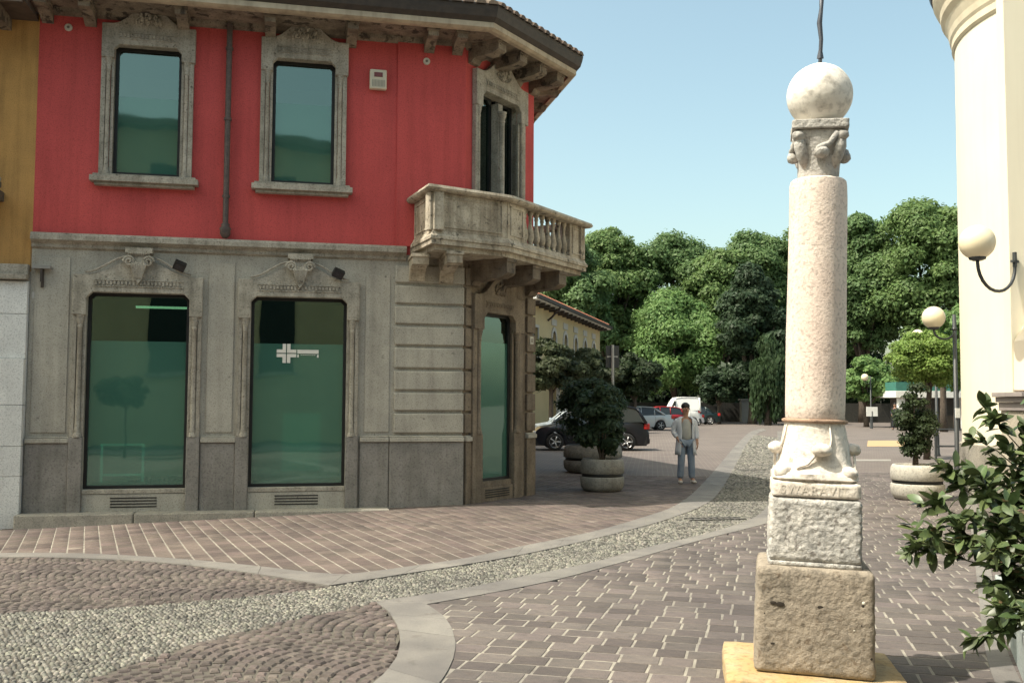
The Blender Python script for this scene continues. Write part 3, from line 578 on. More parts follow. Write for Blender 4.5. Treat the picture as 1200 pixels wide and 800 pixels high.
# chamfer: door below, two light window above
x0, x1, z0, z1 = cdoor
w = MB().box(x0, x1, -.03, .05, z0-.09, z0-.001, FC).build('door', BROWNST, BLD); w['label'] = 'narrow glazed door under the balcony'
pane_set(FC, x0, x1, z0, z1, w, None, yd=.05); MB().box(x0+.05, x1-.05, .047, .053, z0+.05, z1-.5, FC).build('green_layer', FILM, w)  # green layer paints in the trees mirrored by the door glass
room(FC, x0-.2, x1+.2, z0-.1, z1+.2, w, 1.5)
lintel(FC, x0-.3, x1+.3, x0, x1, z1-.3, z1-.005, z1+.3, z1+.62, BROWNST, w, cut=.1); dentils(FC, x0+.05, x1-.05, z1+.14, -.112, w, BROWNST); carving(FC, 1.0, z1+.38, .4, .25, -.11, w, BROWNST, 5)
for sg, xx in ((-1, x0), (1, x1)):
    MB().box(min(xx, xx+sg*.3), max(xx, xx+sg*.3), -.09, 0, -.1, 1.16, FC).build('jamb_pedestal', BROWNST, w, bevel=.012)
    MB().box(min(xx+sg*.17, xx+sg*.29), max(xx+sg*.17, xx+sg*.29), -.08, 0, 1.16, z1-.3, FC).box(min(xx, xx+sg*.06), max(xx, xx+sg*.06), -.03, .1, 1.16, z1-.3, FC).build('jamb', BROWNST, w, bevel=.008)
    MB().lathe(column_prof(.045, 1.16, z1-.3), 12, FC@T(xx+sg*.11, -.06, 0)).build('colonnette', BROWNST, w, auto=True)
MB().box(x0, x1, -.06, 0, -.1, z0-.092, FC).build('door_step', BROWNST, w)
mb = MB()
for k_ in range(4): mb.box(x0+.12, x1-.12, -.067, -.0605, .06+k_*.04, .078+k_*.04, FC)
mb.build('vent_slots', BLACK, w)
x0, x1, z0, z1 = cwin; cm = (x0+x1)/2
w = MB().box(cm-.07, cm+.07, -.05, .1, z0, z1-.1, FC).lathe(column_prof(.055, 4.4, z1-.25), 12, FC@T(cm, -.08, 0)).build('window', TRIM, BLD, auto=True); w['label'] = 'tall two light window above the balcony'
for a, b in ((x0, cm-.07), (cm+.07, x1)):
    pane_set(FC, a, b, z0, z1-.0, w, None, yd=.14, w_=.045, cut=.08)
    MB().box(a+.045, b-.045, .155, .16, z0+.05, z0+1.9, FC).build('green_layer', FILM, w)
room(FC, x0-.2, x1+.2, z0-.05, z1+.2, w, 1.6)
lintel(FC, x0-.2, x1+.24, x0, x1, z1-.3, z1-.005, z1+.33, z1+.66, TRIM, w, cut=.1); carving(FC, cm, z1+.36, .45, .3, -.11, w, TRIM, 8); dentils(FC, x0+.1, x1-.1, z1+.14, -.112, w, TRIM)
for sg, xx in ((-1, x0), (1, x1)):
    MB().box(min(xx+sg*.12, xx+sg*.19), max(xx+sg*.12, xx+sg*.19), -.08, 0, z0, z1-.3, FC).box(min(xx, xx+sg*.05), max(xx, xx+sg*.05), -.04, .1, z0, z1-.3, FC).build('jamb', TRIM, w, bevel=.006)
    MB().lathe(column_prof(.036, z0, z1-.3), 12, FC@T(xx+sg*.083, -.06, 0)).build('colonnette', TRIM, w, auto=True)
# balcony --------------------------------------------------------------------
BAL = empty('balcony', (0, 0, 0)); BAL.parent = BLD; BAL['label'] = 'stained stone corner balcony with balusters'
w0 = P0+dA*5.82; nA = Vector((dA.y, -dA.x, 0)); nC = Vector((dC.y, -dC.x, 0)); nD = Vector((dD.y, -dD.x, 0))
R1 = w0+nA*.05; R2 = Vector((-1.27, 15.38, 0)); R3 = Vector((-.04, 16.22, 0)); R4 = Vector((1.42, 18.72, 0)); R5 = P2+dD*.95+nD*.02
ring = [R1, R2, R3, R4, R5]; rl = [tuple((p-P0).xy) for p in ring]
inner = [tuple((p-P0).xy) for p in (P2+dD*.95, P2, P1, w0)]
def offs(path_, d):
    P = [Vector((*p, 0)) for p in path_]; n = len(P); nn = []
    for i in range(n-1):
        q = (P[i+1]-P[i]).normalized(); nn.append(Vector((q.y, -q.x, 0)))
    return [tuple((P[i]+(nn[max(i-1, 0)]+nn[min(i, n-2)])/(1+nn[max(i-1, 0)].dot(nn[min(i, n-2)]))*d).xy) for i in range(n)]
MB().slab(offs(rl, -.02)+inner, 4.16, 4.24).slab(offs(rl, -.1)+inner, 4.08, 4.16).build('slab', BSTONE, BAL, bevel=.012)
MB().sweep(rl, [(-.1, 4.242), (.0, 4.242), (.0, 4.29), (-.03, 4.33), (-.05, 4.38), (-.1, 4.385)]).build('plinth_moulding', BSTONE, BAL)
MB().sweep(offs(rl, .06), [(-.3, 4.985), (-.03, 4.985), (.0, 5.0), (.02, 5.03), (.0, 5.075), (-.04, 5.085), (-.3, 5.085)]).build('handrail', BSTONE, BAL)
def seg(Pa, Pb):
    d = (Pb-Pa); return T(*(Pa-P0), math.atan2(d.y, d.x)), d.length
def solid(Mx, a, b, panel=True):
    mb = MB(); mb.box(a, b, .06, .22, 4.38, 4.985, Mx); mb.build('parapet_panel', BSTONE, BAL, bevel=.01)
    if panel:
        e = .09; mb = MB()
        for q in ((a+e, b-e, 4.44, 4.465), (a+e, b-e, 4.90, 4.925), (a+e, a+e+.025, 4.465, 4.90), (b-e-.025, b-e, 4.465, 4.90)): mb.box(q[0], q[1], .045, .06, q[2], q[3], Mx)
        mb.build('panel_moulding', BSTONE, BAL)
Ma, la = seg(R1, R2); solid(Ma, .0, la-.02)
Mb_, lb = seg(R2, R3); solid(Mb_, 0.02, lb-.02)
Mc, lc = seg(R3, R4); solid(Mc, .02, .62, True); solid(Mc, lc-.62, lc-.02, True)
Md, ld = seg(R4, R5); solid(Md, .02, .55)
nb = 8
for i in range(nb):
    x = .62+.1+(lc-1.24-.2)*i/(nb-1)
    prof = [(.055, 4.385), (.055, 4.42), (.035, 4.43), (.045, 4.45), (.062, 4.50), (.066, 4.56), (.05, 4.66), (.03, 4.76), (.028, 4.84), (.042, 4.87), (.03, 4.89), (.05, 4.93), (.055, 4.985)]
    MB().lathe(prof, 14, Mc@T(x, .14, 0)).build('baluster', BSTONE, BAL, smooth=True)
for i in range(5):
    MB().lathe([(.055, 4.385), (.035, 4.43), (.066, 4.56), (.03, 4.76), (.042, 4.87), (.055, 4.985)], 10, Md@T(.65+i*.19, .14, 0)).build('baluster', BSTONE, BAL, smooth=True)
BK = mat('dark console stone', (.22, .175, .13), (.12, .095, .07), scale=4, streak=.7, bump=.4, spots=(8, .4, (.08, .065, .05)))  # darker than the rest of the balcony stone
bracket(5.93, FA, BSTONE, BAL, z=4.08, ln=.62, w_=.26, h=.26, name='console')
bracket(6.42, FA, BSTONE, BAL, z=4.08, ln=1.0, w_=.24, h=.28, name='console')
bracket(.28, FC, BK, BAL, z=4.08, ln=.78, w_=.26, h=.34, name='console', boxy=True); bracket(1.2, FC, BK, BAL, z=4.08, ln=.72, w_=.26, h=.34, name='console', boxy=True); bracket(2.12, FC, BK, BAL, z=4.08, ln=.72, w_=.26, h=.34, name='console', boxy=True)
# drainpipe
mb = MB(); mb.tube([(2.86, -.10, 7.75), (2.86, -.10, 4.48)], .047, 10, FA)
for z in (7.35, 6.2, 4.95): mb.tube([(2.86, -.10, z-.02), (2.86, -.10, z+.02)], .062, 10, FA); mb.box(2.83, 2.89, -.08, 0, z-.015, z+.015, FA)
pipe = mb.build('drainpipe', PIPE, BLD, auto=True)
MB().lathe([(.03, 4.28), (.055, 4.30), (.085, 4.35), (.08, 4.40), (.095, 4.43), (.06, 4.47), (.07, 4.50), (.048, 4.52)], 12, FA@T(2.86, -.10, 0)).build('lion_head_spout', PIPE, pipe, smooth=True)
# fixtures on the facade -------------------------------------------------------
WA = Matrix.Translation(P0)@FA; WC = T(P1.x, P1.y, 0, CN)
def fixture(name, M, label, cat, group=None):
    e = empty(name, M.to_translation(), M.to_euler().z, label, cat, group); return e
e = fixture('alarm_siren', WA@T(5.25, -.0, 6.87), 'cream alarm siren box with a dark red lens high on the rose wall', 'alarm')
MB().box(-.14, .14, -.11, 0, 0, .33).build('case', CREAM, e, bevel=.02)
MB().box(-.07, .07, -.12, -.105, .2, .275).build('lens', mat('dark red lens', (.16, .02, .012), rough=.2), e)
mb = MB()
for i in range(9): mb.box(-.1+i*.024, -.09+i*.024, -.116, -.1101, .04, .15)
mb.build('grille', mat('grey grille', (.33, .31, .25)), e)
for x, z, lab in ((.42, 7.52, 'small round white cap on the rose wall beside the ochre house'), (6.06, 7.42, 'small round white cap high on the corner panel near the eave')):
    e = fixture('sensor_disc', WA@T(x, -.032 if x > 5 else 0, z), lab, 'wall cap', 'small round caps under the eaves')
    MB().lathe([(.06, 0), (.06, .018), (.05, .03)], 16, Matrix.Rotation(R(90), 4, 'X')).build('disc', mat('pale plastic', (.62, .57, .5)), e)
    MB().lathe([(.022, .03), (.022, .034)], 12, Matrix.Rotation(R(90), 4, 'X')).build('hole', mat('grey hole', (.2, .17, .14)), e)
for x, z, lab in ((2.19, 3.80, 'small black floodlight above the left shop window'), (4.64, 3.76, 'small black floodlight above the shop window with the logo')):
    e = fixture('floodlight', WA@T(x, 0, z), lab, 'floodlight', 'floodlights above the shop windows')
    Q = T(0, -.2, 0)@Matrix.Rotation(R(35), 4, 'X')@Matrix.Rotation(R(25), 4, 'Y')
    MB().box(-.09, .09, -.05, .05, -.07, .07, Q).build('housing', BLACK, e, bevel=.01)
    MB().box(-.07, .07, -.056, -.051, -.05, .05, Q).lathe([(.015, 0), (.01, .01)], 8, Q@T(0, -.056, 0)@Matrix.Rotation(R(90), 4, 'X')).build('lens', mat('dark lens', (.03, .03, .035), rough=.1), e)
    MB().tube([(0, 0, -.05), (0, -.14, -.03)], .014, 6).build('arm', BLACK, e)
e = fixture('house_number', WC@T(2.13, -.05, 2.84), 'small pale house number plate on the brown corner stone', 'sign')
MB().box(-.06, .06, -.012, 0, -.07, .07).build('plate', mat('pale enamel', (.6, .58, .5)), e)
mb = MB()
mb.box(-.03, -.018, -.0145, -.0125, -.035, .035).box(.0, .035, -.0145, -.0125, .025, .035).box(.023, .035, -.0145, -.0125, -.0, .025).box(.0, .035, -.0145, -.0125, -.005, .005).box(0, .012, -.0145, -.0125, -.035, -.005).box(.0, .035, -.0145, -.0125, -.035, -.025)
mb.build('digits', mat('brown ink', (.12, .08, .05)), e)
e = fixture('wall_bracket', WA@T(.17, 0, 3.72), 'old iron bracket with a hanging hook at the left end of the stone wall', 'bracket')
MB().box(-.13, .13, -.14, 0, -.02, .03).build('shelf', mat('grey painted iron', (.3, .29, .27), rough=.6), e); MB().box(-.02, .02, -.05, 0, -.3, -.02).box(-.015, .015, -.13, -.1, -.22, -.02).build('hook', GUTTER, e)
e = fixture('wall_plate', WA@T(.14, 0, 3.3), 'small blank white plate on the grey wall below the iron bracket', 'plate'); MB().box(-.12, .12, -.008, 0, -.05, .05).build('plate', mat('white plate', (.55, .53, .5)), e, bevel=.003)
# ================================================================== OCHRE NEIGHBOUR
NB = empty('neighbour_house', P0+dA*-.0, AN, 'ochre plastered house with white marble ground floor at the left edge', 'building')
MB().wall(-9, -.0, 3.66, 7.7, [(-3.2, -2.1, 5.1, 7.1)], M=T(0, 0, 0)).build('plaster_wall', OCHRE, NB)
MB().wall(-9, 0, -.6, 3.66, [], y=.0).build('backing_wall', WHITEST, NB)
zs = [-.45, .55, 1.0, 1.62, 2.32, 3.0, 3.5]
for i, (a, b) in enumerate(zip(zs[:-1], zs[1:])):
    x = -.018
    for j in range(3):
        ln = (1.25, 1.5, 1.4)[(i+j) % 3]; MB().box(x-ln+.004, x-.004, -.17 if b < 3 else -.1, .02, a+.003, b-.003).build('marble_slab', WHITEST, NB, bevel=.006); x -= ln
MB().box(-9, -.02, -.2, .1, 3.52, 3.60).box(-9, -.02, -.12, .1, 3.60, 3.76).build('cornice', TRIM, NB, bevel=.01)
MB().box(-9, -.02, -.95, 0, 7.58, 7.70).box(-9, -.02, -1.0, -.92, 7.5, 7.9).build('eave', mat('dark eave wood', (.10, .075, .055), (.06, .045, .035), scale=5), NB)
MB().box(-9, -.02, -.95, 6, 7.9, 8.0).build('roof', RTILE, NB)
for i in range(6): MB().box(-.55-i*.8, -.4-i*.8, -.9, 0, 7.4, 7.58).build('eave_bracket', SOFFIT, NB)
MB().box(-3.6, -.42, -.55, 0, 4.72, 4.86).box(-3.6, -.36, -.6, -.4, 4.86, 4.94).build('balcony_slab', mat('dark balcony stone', (.11, .09, .07)), NB)
MB().box(-3.6, -.34, -.64, -.5, 4.94, 4.99).build('balcony_edge', TRIM, NB)
MB().box(-9, 0, 6, 6.2, -.5, 7.7).build('rear_wall', OCHRE, NB)
# ================================================================== OPPOSITE BUILDING (seen in the window glass)
OP = empty('opposite_house', (-6, -9, 0), R(-4), 'long pale yellow house with dark shuttered windows across the square, seen in the glass', 'building')
OPY = mat('pale yellow plaster', (.58, .50, .30), (.50, .43, .26), scale=1, rough=.9)
op_h = [(x, x+1.5, z, z+3.1) for x in np.arange(-24, 30, 4.4) for z in (2.8, 8.0)]
MB().wall(-26, 32, -.3, 12.4, [], M=T(0, 0, 0, math.pi)@T(-6)).build('wall', OPY, OP)
for x, xx, z, zz in op_h:
    o = MB().box(x, xx, 0, .06, z, zz).build('window', mat('dark green shutter', (.02, .035, .03)), OP); MB().box(x-.12, xx+.12, 0, .14, z-.14, z-.002).build('sill', TRIM, o)
MB().box(-38, 32, -3, .8, 12.4, 12.7).build('roof', RTILE, OP)
for x in np.arange(-22, 30, 8.8): MB().tube([(x, .18, 0), (x, .18, 12.3)], .16, 8).build('downpipe', GUTTER, OP)
tag(MB().add([(-60, -8.4, .004), (60, -8.4, .004), (60, -1.4, .004), (-60, -1.4, .004)], [(0, 1, 2, 3)]).build('road', mat('added dark asphalt', (.05, .05, .052), (.04, .04, .042), rough=.95)), 'added dark asphalt road behind the viewer, standing in for shade mirrored in the glass', kind='structure')  # unseen dark sheet added where the mirrored street lies in shade
# ================================================================== COLUMN
CC = Vector((1.885, 6.33, 0)); COLM = empty('stone_column', CC-Vector((.015, 0, 0)), R(-13.5), 'weathered pink stone column on stacked blocks, topped by a white ball', 'column')
COLM.rotation_euler = (Matrix.Rotation(R(1.65), 3, 'Y')@Matrix.Rotation(R(-13.5), 3, 'Z')).to_euler()
PINKST = mat('pink granite shaft', (.78, .67, .58), (.70, .57, .49), scale=2.5, rough=.75, bump=.25, bscale=60, streak=.1, spots=(70, .35, (.55, .42, .35)))
WHITEGR = mat('white weathered granite', (.60, .57, .52), (.38, .37, .35), scale=5, rough=.8, bump=1, bscale=26, spots=(22, .42, (.24, .22, .20)))
WHITEMB = mat('white carved marble', (.76, .70, .62), (.64, .57, .49), scale=5, rough=.7, bump=.4, bscale=30, spots=(7, .33, (.30, .25, .19)))
TANST = mat('tan conglomerate', (.36, .305, .24), (.25, .215, .17), scale=3, rough=.95, bump=.8, bscale=30, spots=(13, .40, (.19, .15, .11)))
BALLM = mat('white marble ball', (.86, .82, .74), (.78, .72, .63), scale=4, rough=.6, bump=.25, bscale=18, spots=(6, .32, (.42, .36, .28)))
OCHST = mat('yellow ochre stone slab', (.44, .29, .12), (.42, .33, .20), scale=4, rough=.9, bump=.5, bscale=30)
CAPST = mat('grey capital stone', (.52, .50, .46), (.40, .38, .35), scale=6, rough=.85, bump=.6, bscale=40, spots=(50, .38, (.28, .26, .24)))
def rough_block(x, y, z0, z1, amp, n=14, seed=0, taper=0, rounded=.03):
    """box with dented faces and worn edges"""
    bm = bmesh.new(); bmesh.ops.create_cube(bm, size=1); bmesh.ops.subdivide_edges(bm, edges=bm.edges, cuts=n, use_grid_fill=True)
    from mathutils import noise as mn
    for v in bm.verts:
        p = v.co; zz = (p.z+.5); sx = x*(1-taper*zz); sy = y*(1-taper*zz)
        q = Vector((p.x*sx, p.y*sy, z0+(z1-z0)*zz)); hx, hy, hz = sx/2, sy/2, (z1-z0)/2
        loc = Vector((q.x, q.y, q.z-(z0+hz))); r = rounded
        cl = Vector((max(-hx+r, min(hx-r, loc.x)), max(-hy+r, min(hy-r, loc.y)), max(-hz+r, min(hz-r, loc.z)))); dd = loc-cl
        if dd.length > 1e-6: loc = cl+dd.normalized()*min(r, dd.length if dd.length < r else r)
        nd = mn.noise(loc*9+Vector((seed, 0, 0)))*.45+mn.noise(loc*(28 if n < 40 else 42)+Vector((0, seed, 0)))*.5+mn.noise(loc*80)*.35
        out = Vector((loc.x/hx, loc.y/hy, 0)); out = out.normalized() if out.length > 0 else out
        loc = loc+out*nd*amp; v.co = loc+Vector((0, 0, z0+hz))
    me = bpy.data.meshes.new('block'); bm.to_mesh(me); bm.free(); me.polygons.foreach_set('use_smooth', [True]*len(me.polygons)); return me
def addmesh(name, me, m_, par): me.materials.append(m_); o = link(name, me, par); o.data.name = name; return o
addmesh('ground_slab', rough_block(1.06, 1.0, -.1, .085, .012, 12, 5), OCHST, COLM).rotation_euler = (0, 0, R(3))
blk = addmesh('lower_block', rough_block(.695, .66, .086, .715, .012, 26, 1, .03, .035), TANST, COLM)
addmesh('mortar_joint', rough_block(.55, .53, .70, .745, .01, 8, 3), WHITEGR, COLM)
addmesh('upper_block', rough_block(.545, .53, .74, 1.125, .012, 46, 2, .02, .03), WHITEGR, COLM)
addmesh('inscribed_band', rough_block(.525, .51, 1.127, 1.225, .006, 16, 4, 0, .02), WHITEMB, COLM)
rnd = random.Random(4); mb = MB(); mw = MB()
for i in range(22):
    x = rnd.uniform(-.32, .32); z = rnd.uniform(.12, .62); s_ = rnd.uniform(.006, .014)
    (mw if i % 2 else mb).lathe([(s_*.6, -.004), (s_, 0), (s_*.5, s_*.4), (.001, s_*.5)], 7, T(x, -.323+.008*z, z)@Matrix.Rotation(R(90), 4, 'X'))
mw.build('pale_pebble_chips', mat('white pebble chip', (.7, .65, .55)), blk); 
for x, z, s_ in ((-.24, .50, .02), (-.20, .495, .026), (.03, .495, .018), (-.24, .26, .014)): mb.lathe([(s_, -.01), (s_, .0), (s_*.3, .0012)], 8, T(x, -.328, z)@Matrix.Rotation(R(90), 4, 'X')@Matrix.Scale(.55, 4, (0, 1, 0)))
mb.build('dark_pits', mat('dark pit', (.03, .022, .015)), blk)
# inscription
cu = bpy.data.curves.new('inscription', 'FONT'); cu.body = 'SWARAVIT'; cu.size = .074; cu.extrude = .0006; cu.align_x = 'CENTER'; cu.space_character = 1.15
to = bpy.data.objects.new('inscription_tmp', cu); COL.objects.link(to); dg = bpy.context.evaluated_depsgraph_get(); dg.update()
me = bpy.data.meshes.new_from_object(to.evaluated_get(dg)); bpy.data.objects.remove(to)
o = addmesh('inscription', me, mat('worn carved letter stone', (.56, .50, .42), (.66, .6, .52), rough=.9), COLM); o.matrix_local = T(-.01, -.2568, 1.150)@Matrix.Rotation(R(90), 4, 'X')
# inverted capital used as base
def flared(name, sec, m_, n=64, seed=0, amp=.006):
    from mathutils import noise as mn
    vs = []; fs = []
    for z, r, sq in sec:      # sq: 0 round .. 1 square
        for i in range(n):
            a = 2*math.pi*i/n; rr = 1/max(abs(math.cos(a)), abs(math.sin(a))); q = r*(1+(min(rr, 1.3)-1)*sq)
            p = Vector((q*math.cos(a), q*math.sin(a), z)); k_ = mn.noise(p*14+Vector((seed, 0, 0)))*amp; vs.append((p.x*(1+k_/max(r, .01)), p.y*(1+k_/max(r, .01)), z))
    for k_ in range(len(sec)-1): fs += [(k_*n+i, k_*n+(i+1) % n, (k_+1)*n+(i+1) % n, (k_+1)*n+i) for i in range(n)]
    fs += [tuple(range(n))[::-1], tuple(range((len(sec)-1)*n, len(sec)*n))]
    return MB().add(vs, fs).build(name, m_, COLM, auto=True)
cb = flared('carved_base', [(1.222, .235, .85), (1.24, .262, .8), (1.27, .262, .6), (1.30, .238, .4), (1.34, .222, .2), (1.45, .205, .1), (1.56, .185, 0), (1.585, .183, 0)], WHITEMB, seed=2)
def blob(loc, r, sc, m_, par, name, rot=0, seed=0, tilt=0):
    from mathutils import noise as mn
    bm = bmesh.new(); bmesh.ops.create_icosphere(bm, subdivisions=3, radius=1)
    for v in bm.verts: v.co = Vector((v.co.x*sc[0], v.co.y*sc[1], v.co.z*sc[2]))*r*(1+.12*mn.noise(v.co*2.2+Vector((seed, 0, 0))))
    me = bpy.data.meshes.new(name); bm.to_mesh(me); bm.free(); me.polygons.foreach_set('use_smooth', [True]*len(me.polygons)); me.materials.append(m_)
    o = link(name, me, par); o.location = loc; o.rotation_euler = (0, tilt, rot); return o
for i in range(4):            # corner leaves with rolled tips near the foot, knobs between them
    a = R(45+90*i); blob((.268*math.cos(a), .268*math.sin(a), 1.275), .06, (1.0, .95, .8), WHITEMB, cb, 'corner_leaf', a, i)
    a = R(90*i-90+8); blob((.235*math.cos(a), .235*math.sin(a), 1.418), .056, (.9, 1.15, .72), WHITEMB, cb, 'knob', a, i+5)
    MB().tube([(math.cos(a+s_)*q, math.sin(a+s_)*q, z) for s_, q, z in ((-.6, .262, 1.30), (-.34, .245, 1.33), (-.15, .238, 1.39), (.0, .232, 1.42), (.2, .226, 1.40), (.3, .21, 1.48), (.28, .19, 1.565))], [.006, .008, .010, .012, .009, .006, .004], 8).build('leaf_edge', WHITEMB, cb, smooth=True)
MB().lathe([(.183, 1.578), (.2, 1.583), (.202, 1.598), (.184, 1.606)], 40, cap=False).build('ring', mat('ochre stained ring', (.42, .28, .19), (.3, .2, .14), scale=8, bump=.4), COLM, smooth=True)
flared('shaft', [(1.60, .176, 0), (1.612, .182, 0), (1.7, .183, 0), (2.1, .1835, 0), (2.6, .181, 0), (3.0, .178, 0), (3.085, .177, 0), (3.115, .172, 0), (3.125, .160, 0)], PINKST, seed=7, amp=.004)
cp = flared('capital', [(3.12, .125, 0), (3.15, .128, 0), (3.20, .128, .1), (3.28, .135, .2), (3.36, .150, .5), (3.42, .158, .7), (3.425, .150, .7)], CAPST, seed=9)
for i in range(4):
    a = R(45+90*i); blob((.178*math.cos(a), .178*math.sin(a), 3.385), .050, (1.05, .8, .75), CAPST, cp, 'volute', a, i+20)
    MB().tube([(math.cos(a)*q, math.sin(a)*q, z) for q, z in ((.115, 3.19), (.145, 3.25), (.17, 3.32), (.18, 3.38))], [.02, .035, .04, .03], 8).build('corner_leaf', CAPST, cp, smooth=True)
    a = R(90*i-90+3); blob((.158*math.cos(a), .158*math.sin(a), 3.275), .040, (1, 1.15, .95), CAPST, cp, 'leaf_tip', a, i+30)
    MB().tube([(math.cos(a+s_)*q, math.sin(a+s_)*q, z) for s_, q, z in ((-.25, .15, 3.25), (-.12, .17, 3.30), (.1, .17, 3.315), (.3, .165, 3.33), (.55, .18, 3.40))], [.012, .018, .02, .018, .02], 8).build('leaf_edge', CAPST, cp, smooth=True)
addmesh('abacus', rough_block(.345, .345, 3.425, 3.485, .006, 12, 8, 0, .008), CAPST, COLM)
from mathutils import noise as mn
bm = bmesh.new(); bmesh.ops.create_uvsphere(bm, u_segments=48, v_segments=28, radius=.206)
for v in bm.verts: v.co *= 1+.012*mn.noise(v.co*9)
me = bpy.data.meshes.new('ball'); bm.to_mesh(me); bm.free(); me.polygons.foreach_set('use_smooth', [True]*len(me.polygons)); o = addmesh('ball', me, BALLM, COLM); o.location = (0, 0, 3.68)
IR = mat('blue grey iron', (.10, .11, .13), (.06, .065, .08), rough=.5, metal=.3)
sp = MB().tube([(0, 0, 3.86), (0, 0, 3.93), (.004, 0, 4.05), (-.008, 0, 4.16), (.002, 0, 4.26), (0, 0, 4.36)], [.012, .012, .013, .017, .012, .008], 8).build('spike', IR, COLM, smooth=True)
MB().lathe([(.022, 3.925), (.018, 3.95), (.01, 3.99)], 4).build('arrow_collar', IR, sp)
MB().tube([(.0, 0, 4.2), (.010, 0, 4.27), (.014, .0, 4.34), (.011, 0, 4.44)], .005, 6).tube([(.0, 0, 4.2), (-.006, 0, 4.28), (-.005, 0, 4.36), (-.002, 0, 4.44)], .006, 6).build('twisted_rods', IR, sp, smooth=True)
# ================================================================== CHURCH
CH = empty('church', (11.58, 17.6, 0), 0, 'tall cream church wall with rounded apse and moulded cornice at right', 'building')
CHP = mat('cream church plaster', (.80, .74, .58), (.77, .70, .54), scale=.7, rough=.9, streak=.08)
GB = mat('grey church base stone', (.36, .33, .28), (.26, .24, .2), scale=3, rough=.9, bump=.5, streak=.4)
RA = 3.35; ac = (0, 0)
def arc(r, z): return [(r*math.cos(t), r*math.sin(t), z) for t in np.linspace(R(80), R(310), 60)]
def arcwall(r0, z0, r1, z1, m_, name):
    a = arc(r0, z0); b = arc(r1, z1); n = len(a); return MB().add(a+b, [(i, i+1, n+i+1, n+i) for i in range(n-1)]).build(name, m_, CH, smooth=True)
arcwall(RA, .98, RA-.02, 8.55, CHP, 'apse_wall'); arcwall(RA+.06, -.2, RA+.05, .98, GB, 'apse_base'); arcwall(RA+.05, .98, RA, 1.0, GB, 'base_ledge')
prof = [(RA-.02, 8.45), (RA+.06, 8.5), (RA+.06, 8.62), (RA+.12, 8.68), (RA+.16, 8.8), (RA+.28, 8.98), (RA+.42, 9.08), (RA+.46, 9.2), (RA+.62, 9.36), (RA+.7, 9.45), (RA+.7, 9.55)]
prof = [(RA+(r_-RA)*.5, z_) for r_, z_ in prof]
mb = MB()
for (r0, z0), (r1, z1) in zip(prof[:-1], prof[1:]):
    a = arc(r0, z0); b = arc(r1, z1); n = len(a); mb.add(a+b, [(i, i+1, n+i+1, n+i) for i in range(n-1)])
mb.build('cornice', mat('cream cornice', (.70, .62, .46), (.6, .52, .38), scale=3), CH)
mb = MB()
for (r0, z0), (r1, z1) in (((RA+.30, 9.55), (RA+.38, 9.57)), ((RA+.38, 9.57), (RA+.42, 9.66)), ((RA+.42, 9.66), (RA+.42, 9.72)), ((RA+.42, 9.72), (0.1, 11.0))):
    a = arc(r0, z0); b = arc(r1, z1); n = len(a); mb.add(a+b, [(i, i+1, n+i+1, n+i) for i in range(n-1)])
mb.build('roof_edge', mat('dark slate blue metal', (.05, .055, .075), rough=.5), CH)
# nave wall with pilaster, seen right of the apse: face toward the square
X0 = 6.72-11.58; Y0 = 13.4-17.6
MB().slab([(X0+.25, Y0+.12), (18, Y0+.12), (18, 9), (3, 3), (-1.9, -1.6)], -.2, 15).build('nave_wall', CHP, CH)
MB().box(X0, X0+1.3, Y0, Y0+.2, .95, 15).build('pilaster', CHP, CH)
MB().box(X0-.03, X0+1.35, Y0-.05, Y0+.3, -.2, .949).build('pilaster_base', GB, CH)
BUT = mat('pinkish cream plaster', (.78, .68, .55), (.75, .65, .52), rough=.9)
MB().plate([(X0+.0, 1.88), (X0+1.6, 1.88), (X0+1.6, 3.4), (X0+.45, 3.0), (X0+.15, 2.75), (X0+.02, 2.55)], Y0-.35, Y0-.001).build('buttress', BUT, CH, bevel=.02)
mb = MB(); xa = X0-.32
mb.plate([(xa+.12, .2), (xa+2.2, .2), (xa+2.2, 1.62), (xa+.12, 1.62)], Y0-.75, Y0-.06); mb.build('pedestal', mat('beige pedestal stone', (.46, .41, .33), (.34, .3, .24), scale=4, bump=.4, streak=.3), CH, bevel=.01)
MB().box(xa, xa+2.3, Y0-.85, Y0-.06, 1.80, 1.86).box(xa+.05, xa+2.3, Y0-.82, Y0-.06, 1.73, 1.798).box(xa+.09, xa+2.3, Y0-.78, Y0-.06, 1.622, 1.728).build('pedestal_moulding', mat('purplish grey moulding', (.30, .26, .24), (.24, .21, .2)), CH, bevel=.008)
MB().box(xa+.0, xa+2.3, Y0-.95, Y0-.06, -.2, .198).build('pedestal_foot', GB, CH, bevel=.02)
# ------------------------------------------------------------------ lamps
GLOBE = mat('cream opal globe', (.80, .70, .50), (.76, .66, .46), rough=.35, spec=.5)
IRON = mat('dark green grey iron', (.045, .05, .052), (.03, .033, .035), rough=.5)
def hook_lamp(e, end, out, z, r, thick):
    """U shaped arm from the origin (0,0,z) to the globe at distance out along -x"""
    pts = [(0, 0, z+r*.35), (0, 0, z)]+[(-out/2+math.cos(t)*out/2, 0, z-math.sin(t)*out*.42) for t in np.linspace(0, math.pi, 14)][1:]+[(-out, 0, z+r*.12)]
    MB().tube(pts, thick, 10).build('arm', IRON, e, smooth=True)
    MB().lathe([(r*.25, z+r*.08), (r*.45, z+r*.16), (r*.5, z+r*.3)], 16, T(-out, 0, 0)).build('globe_holder', IRON, e, smooth=True)
    n = 14; MB().lathe([(r*math.sin(math.pi*i/n)+.001, z+r*1.15-r*math.cos(math.pi*i/n)) for i in range(n+1)], 28, T(-out, 0, 0)).build('globe', GLOBE, e, smooth=True)
dl = 13.36; pw = at(1189, 300, dl); pg = at(1145, 284, dl-.45); zarm = pg.z-.225*1.15
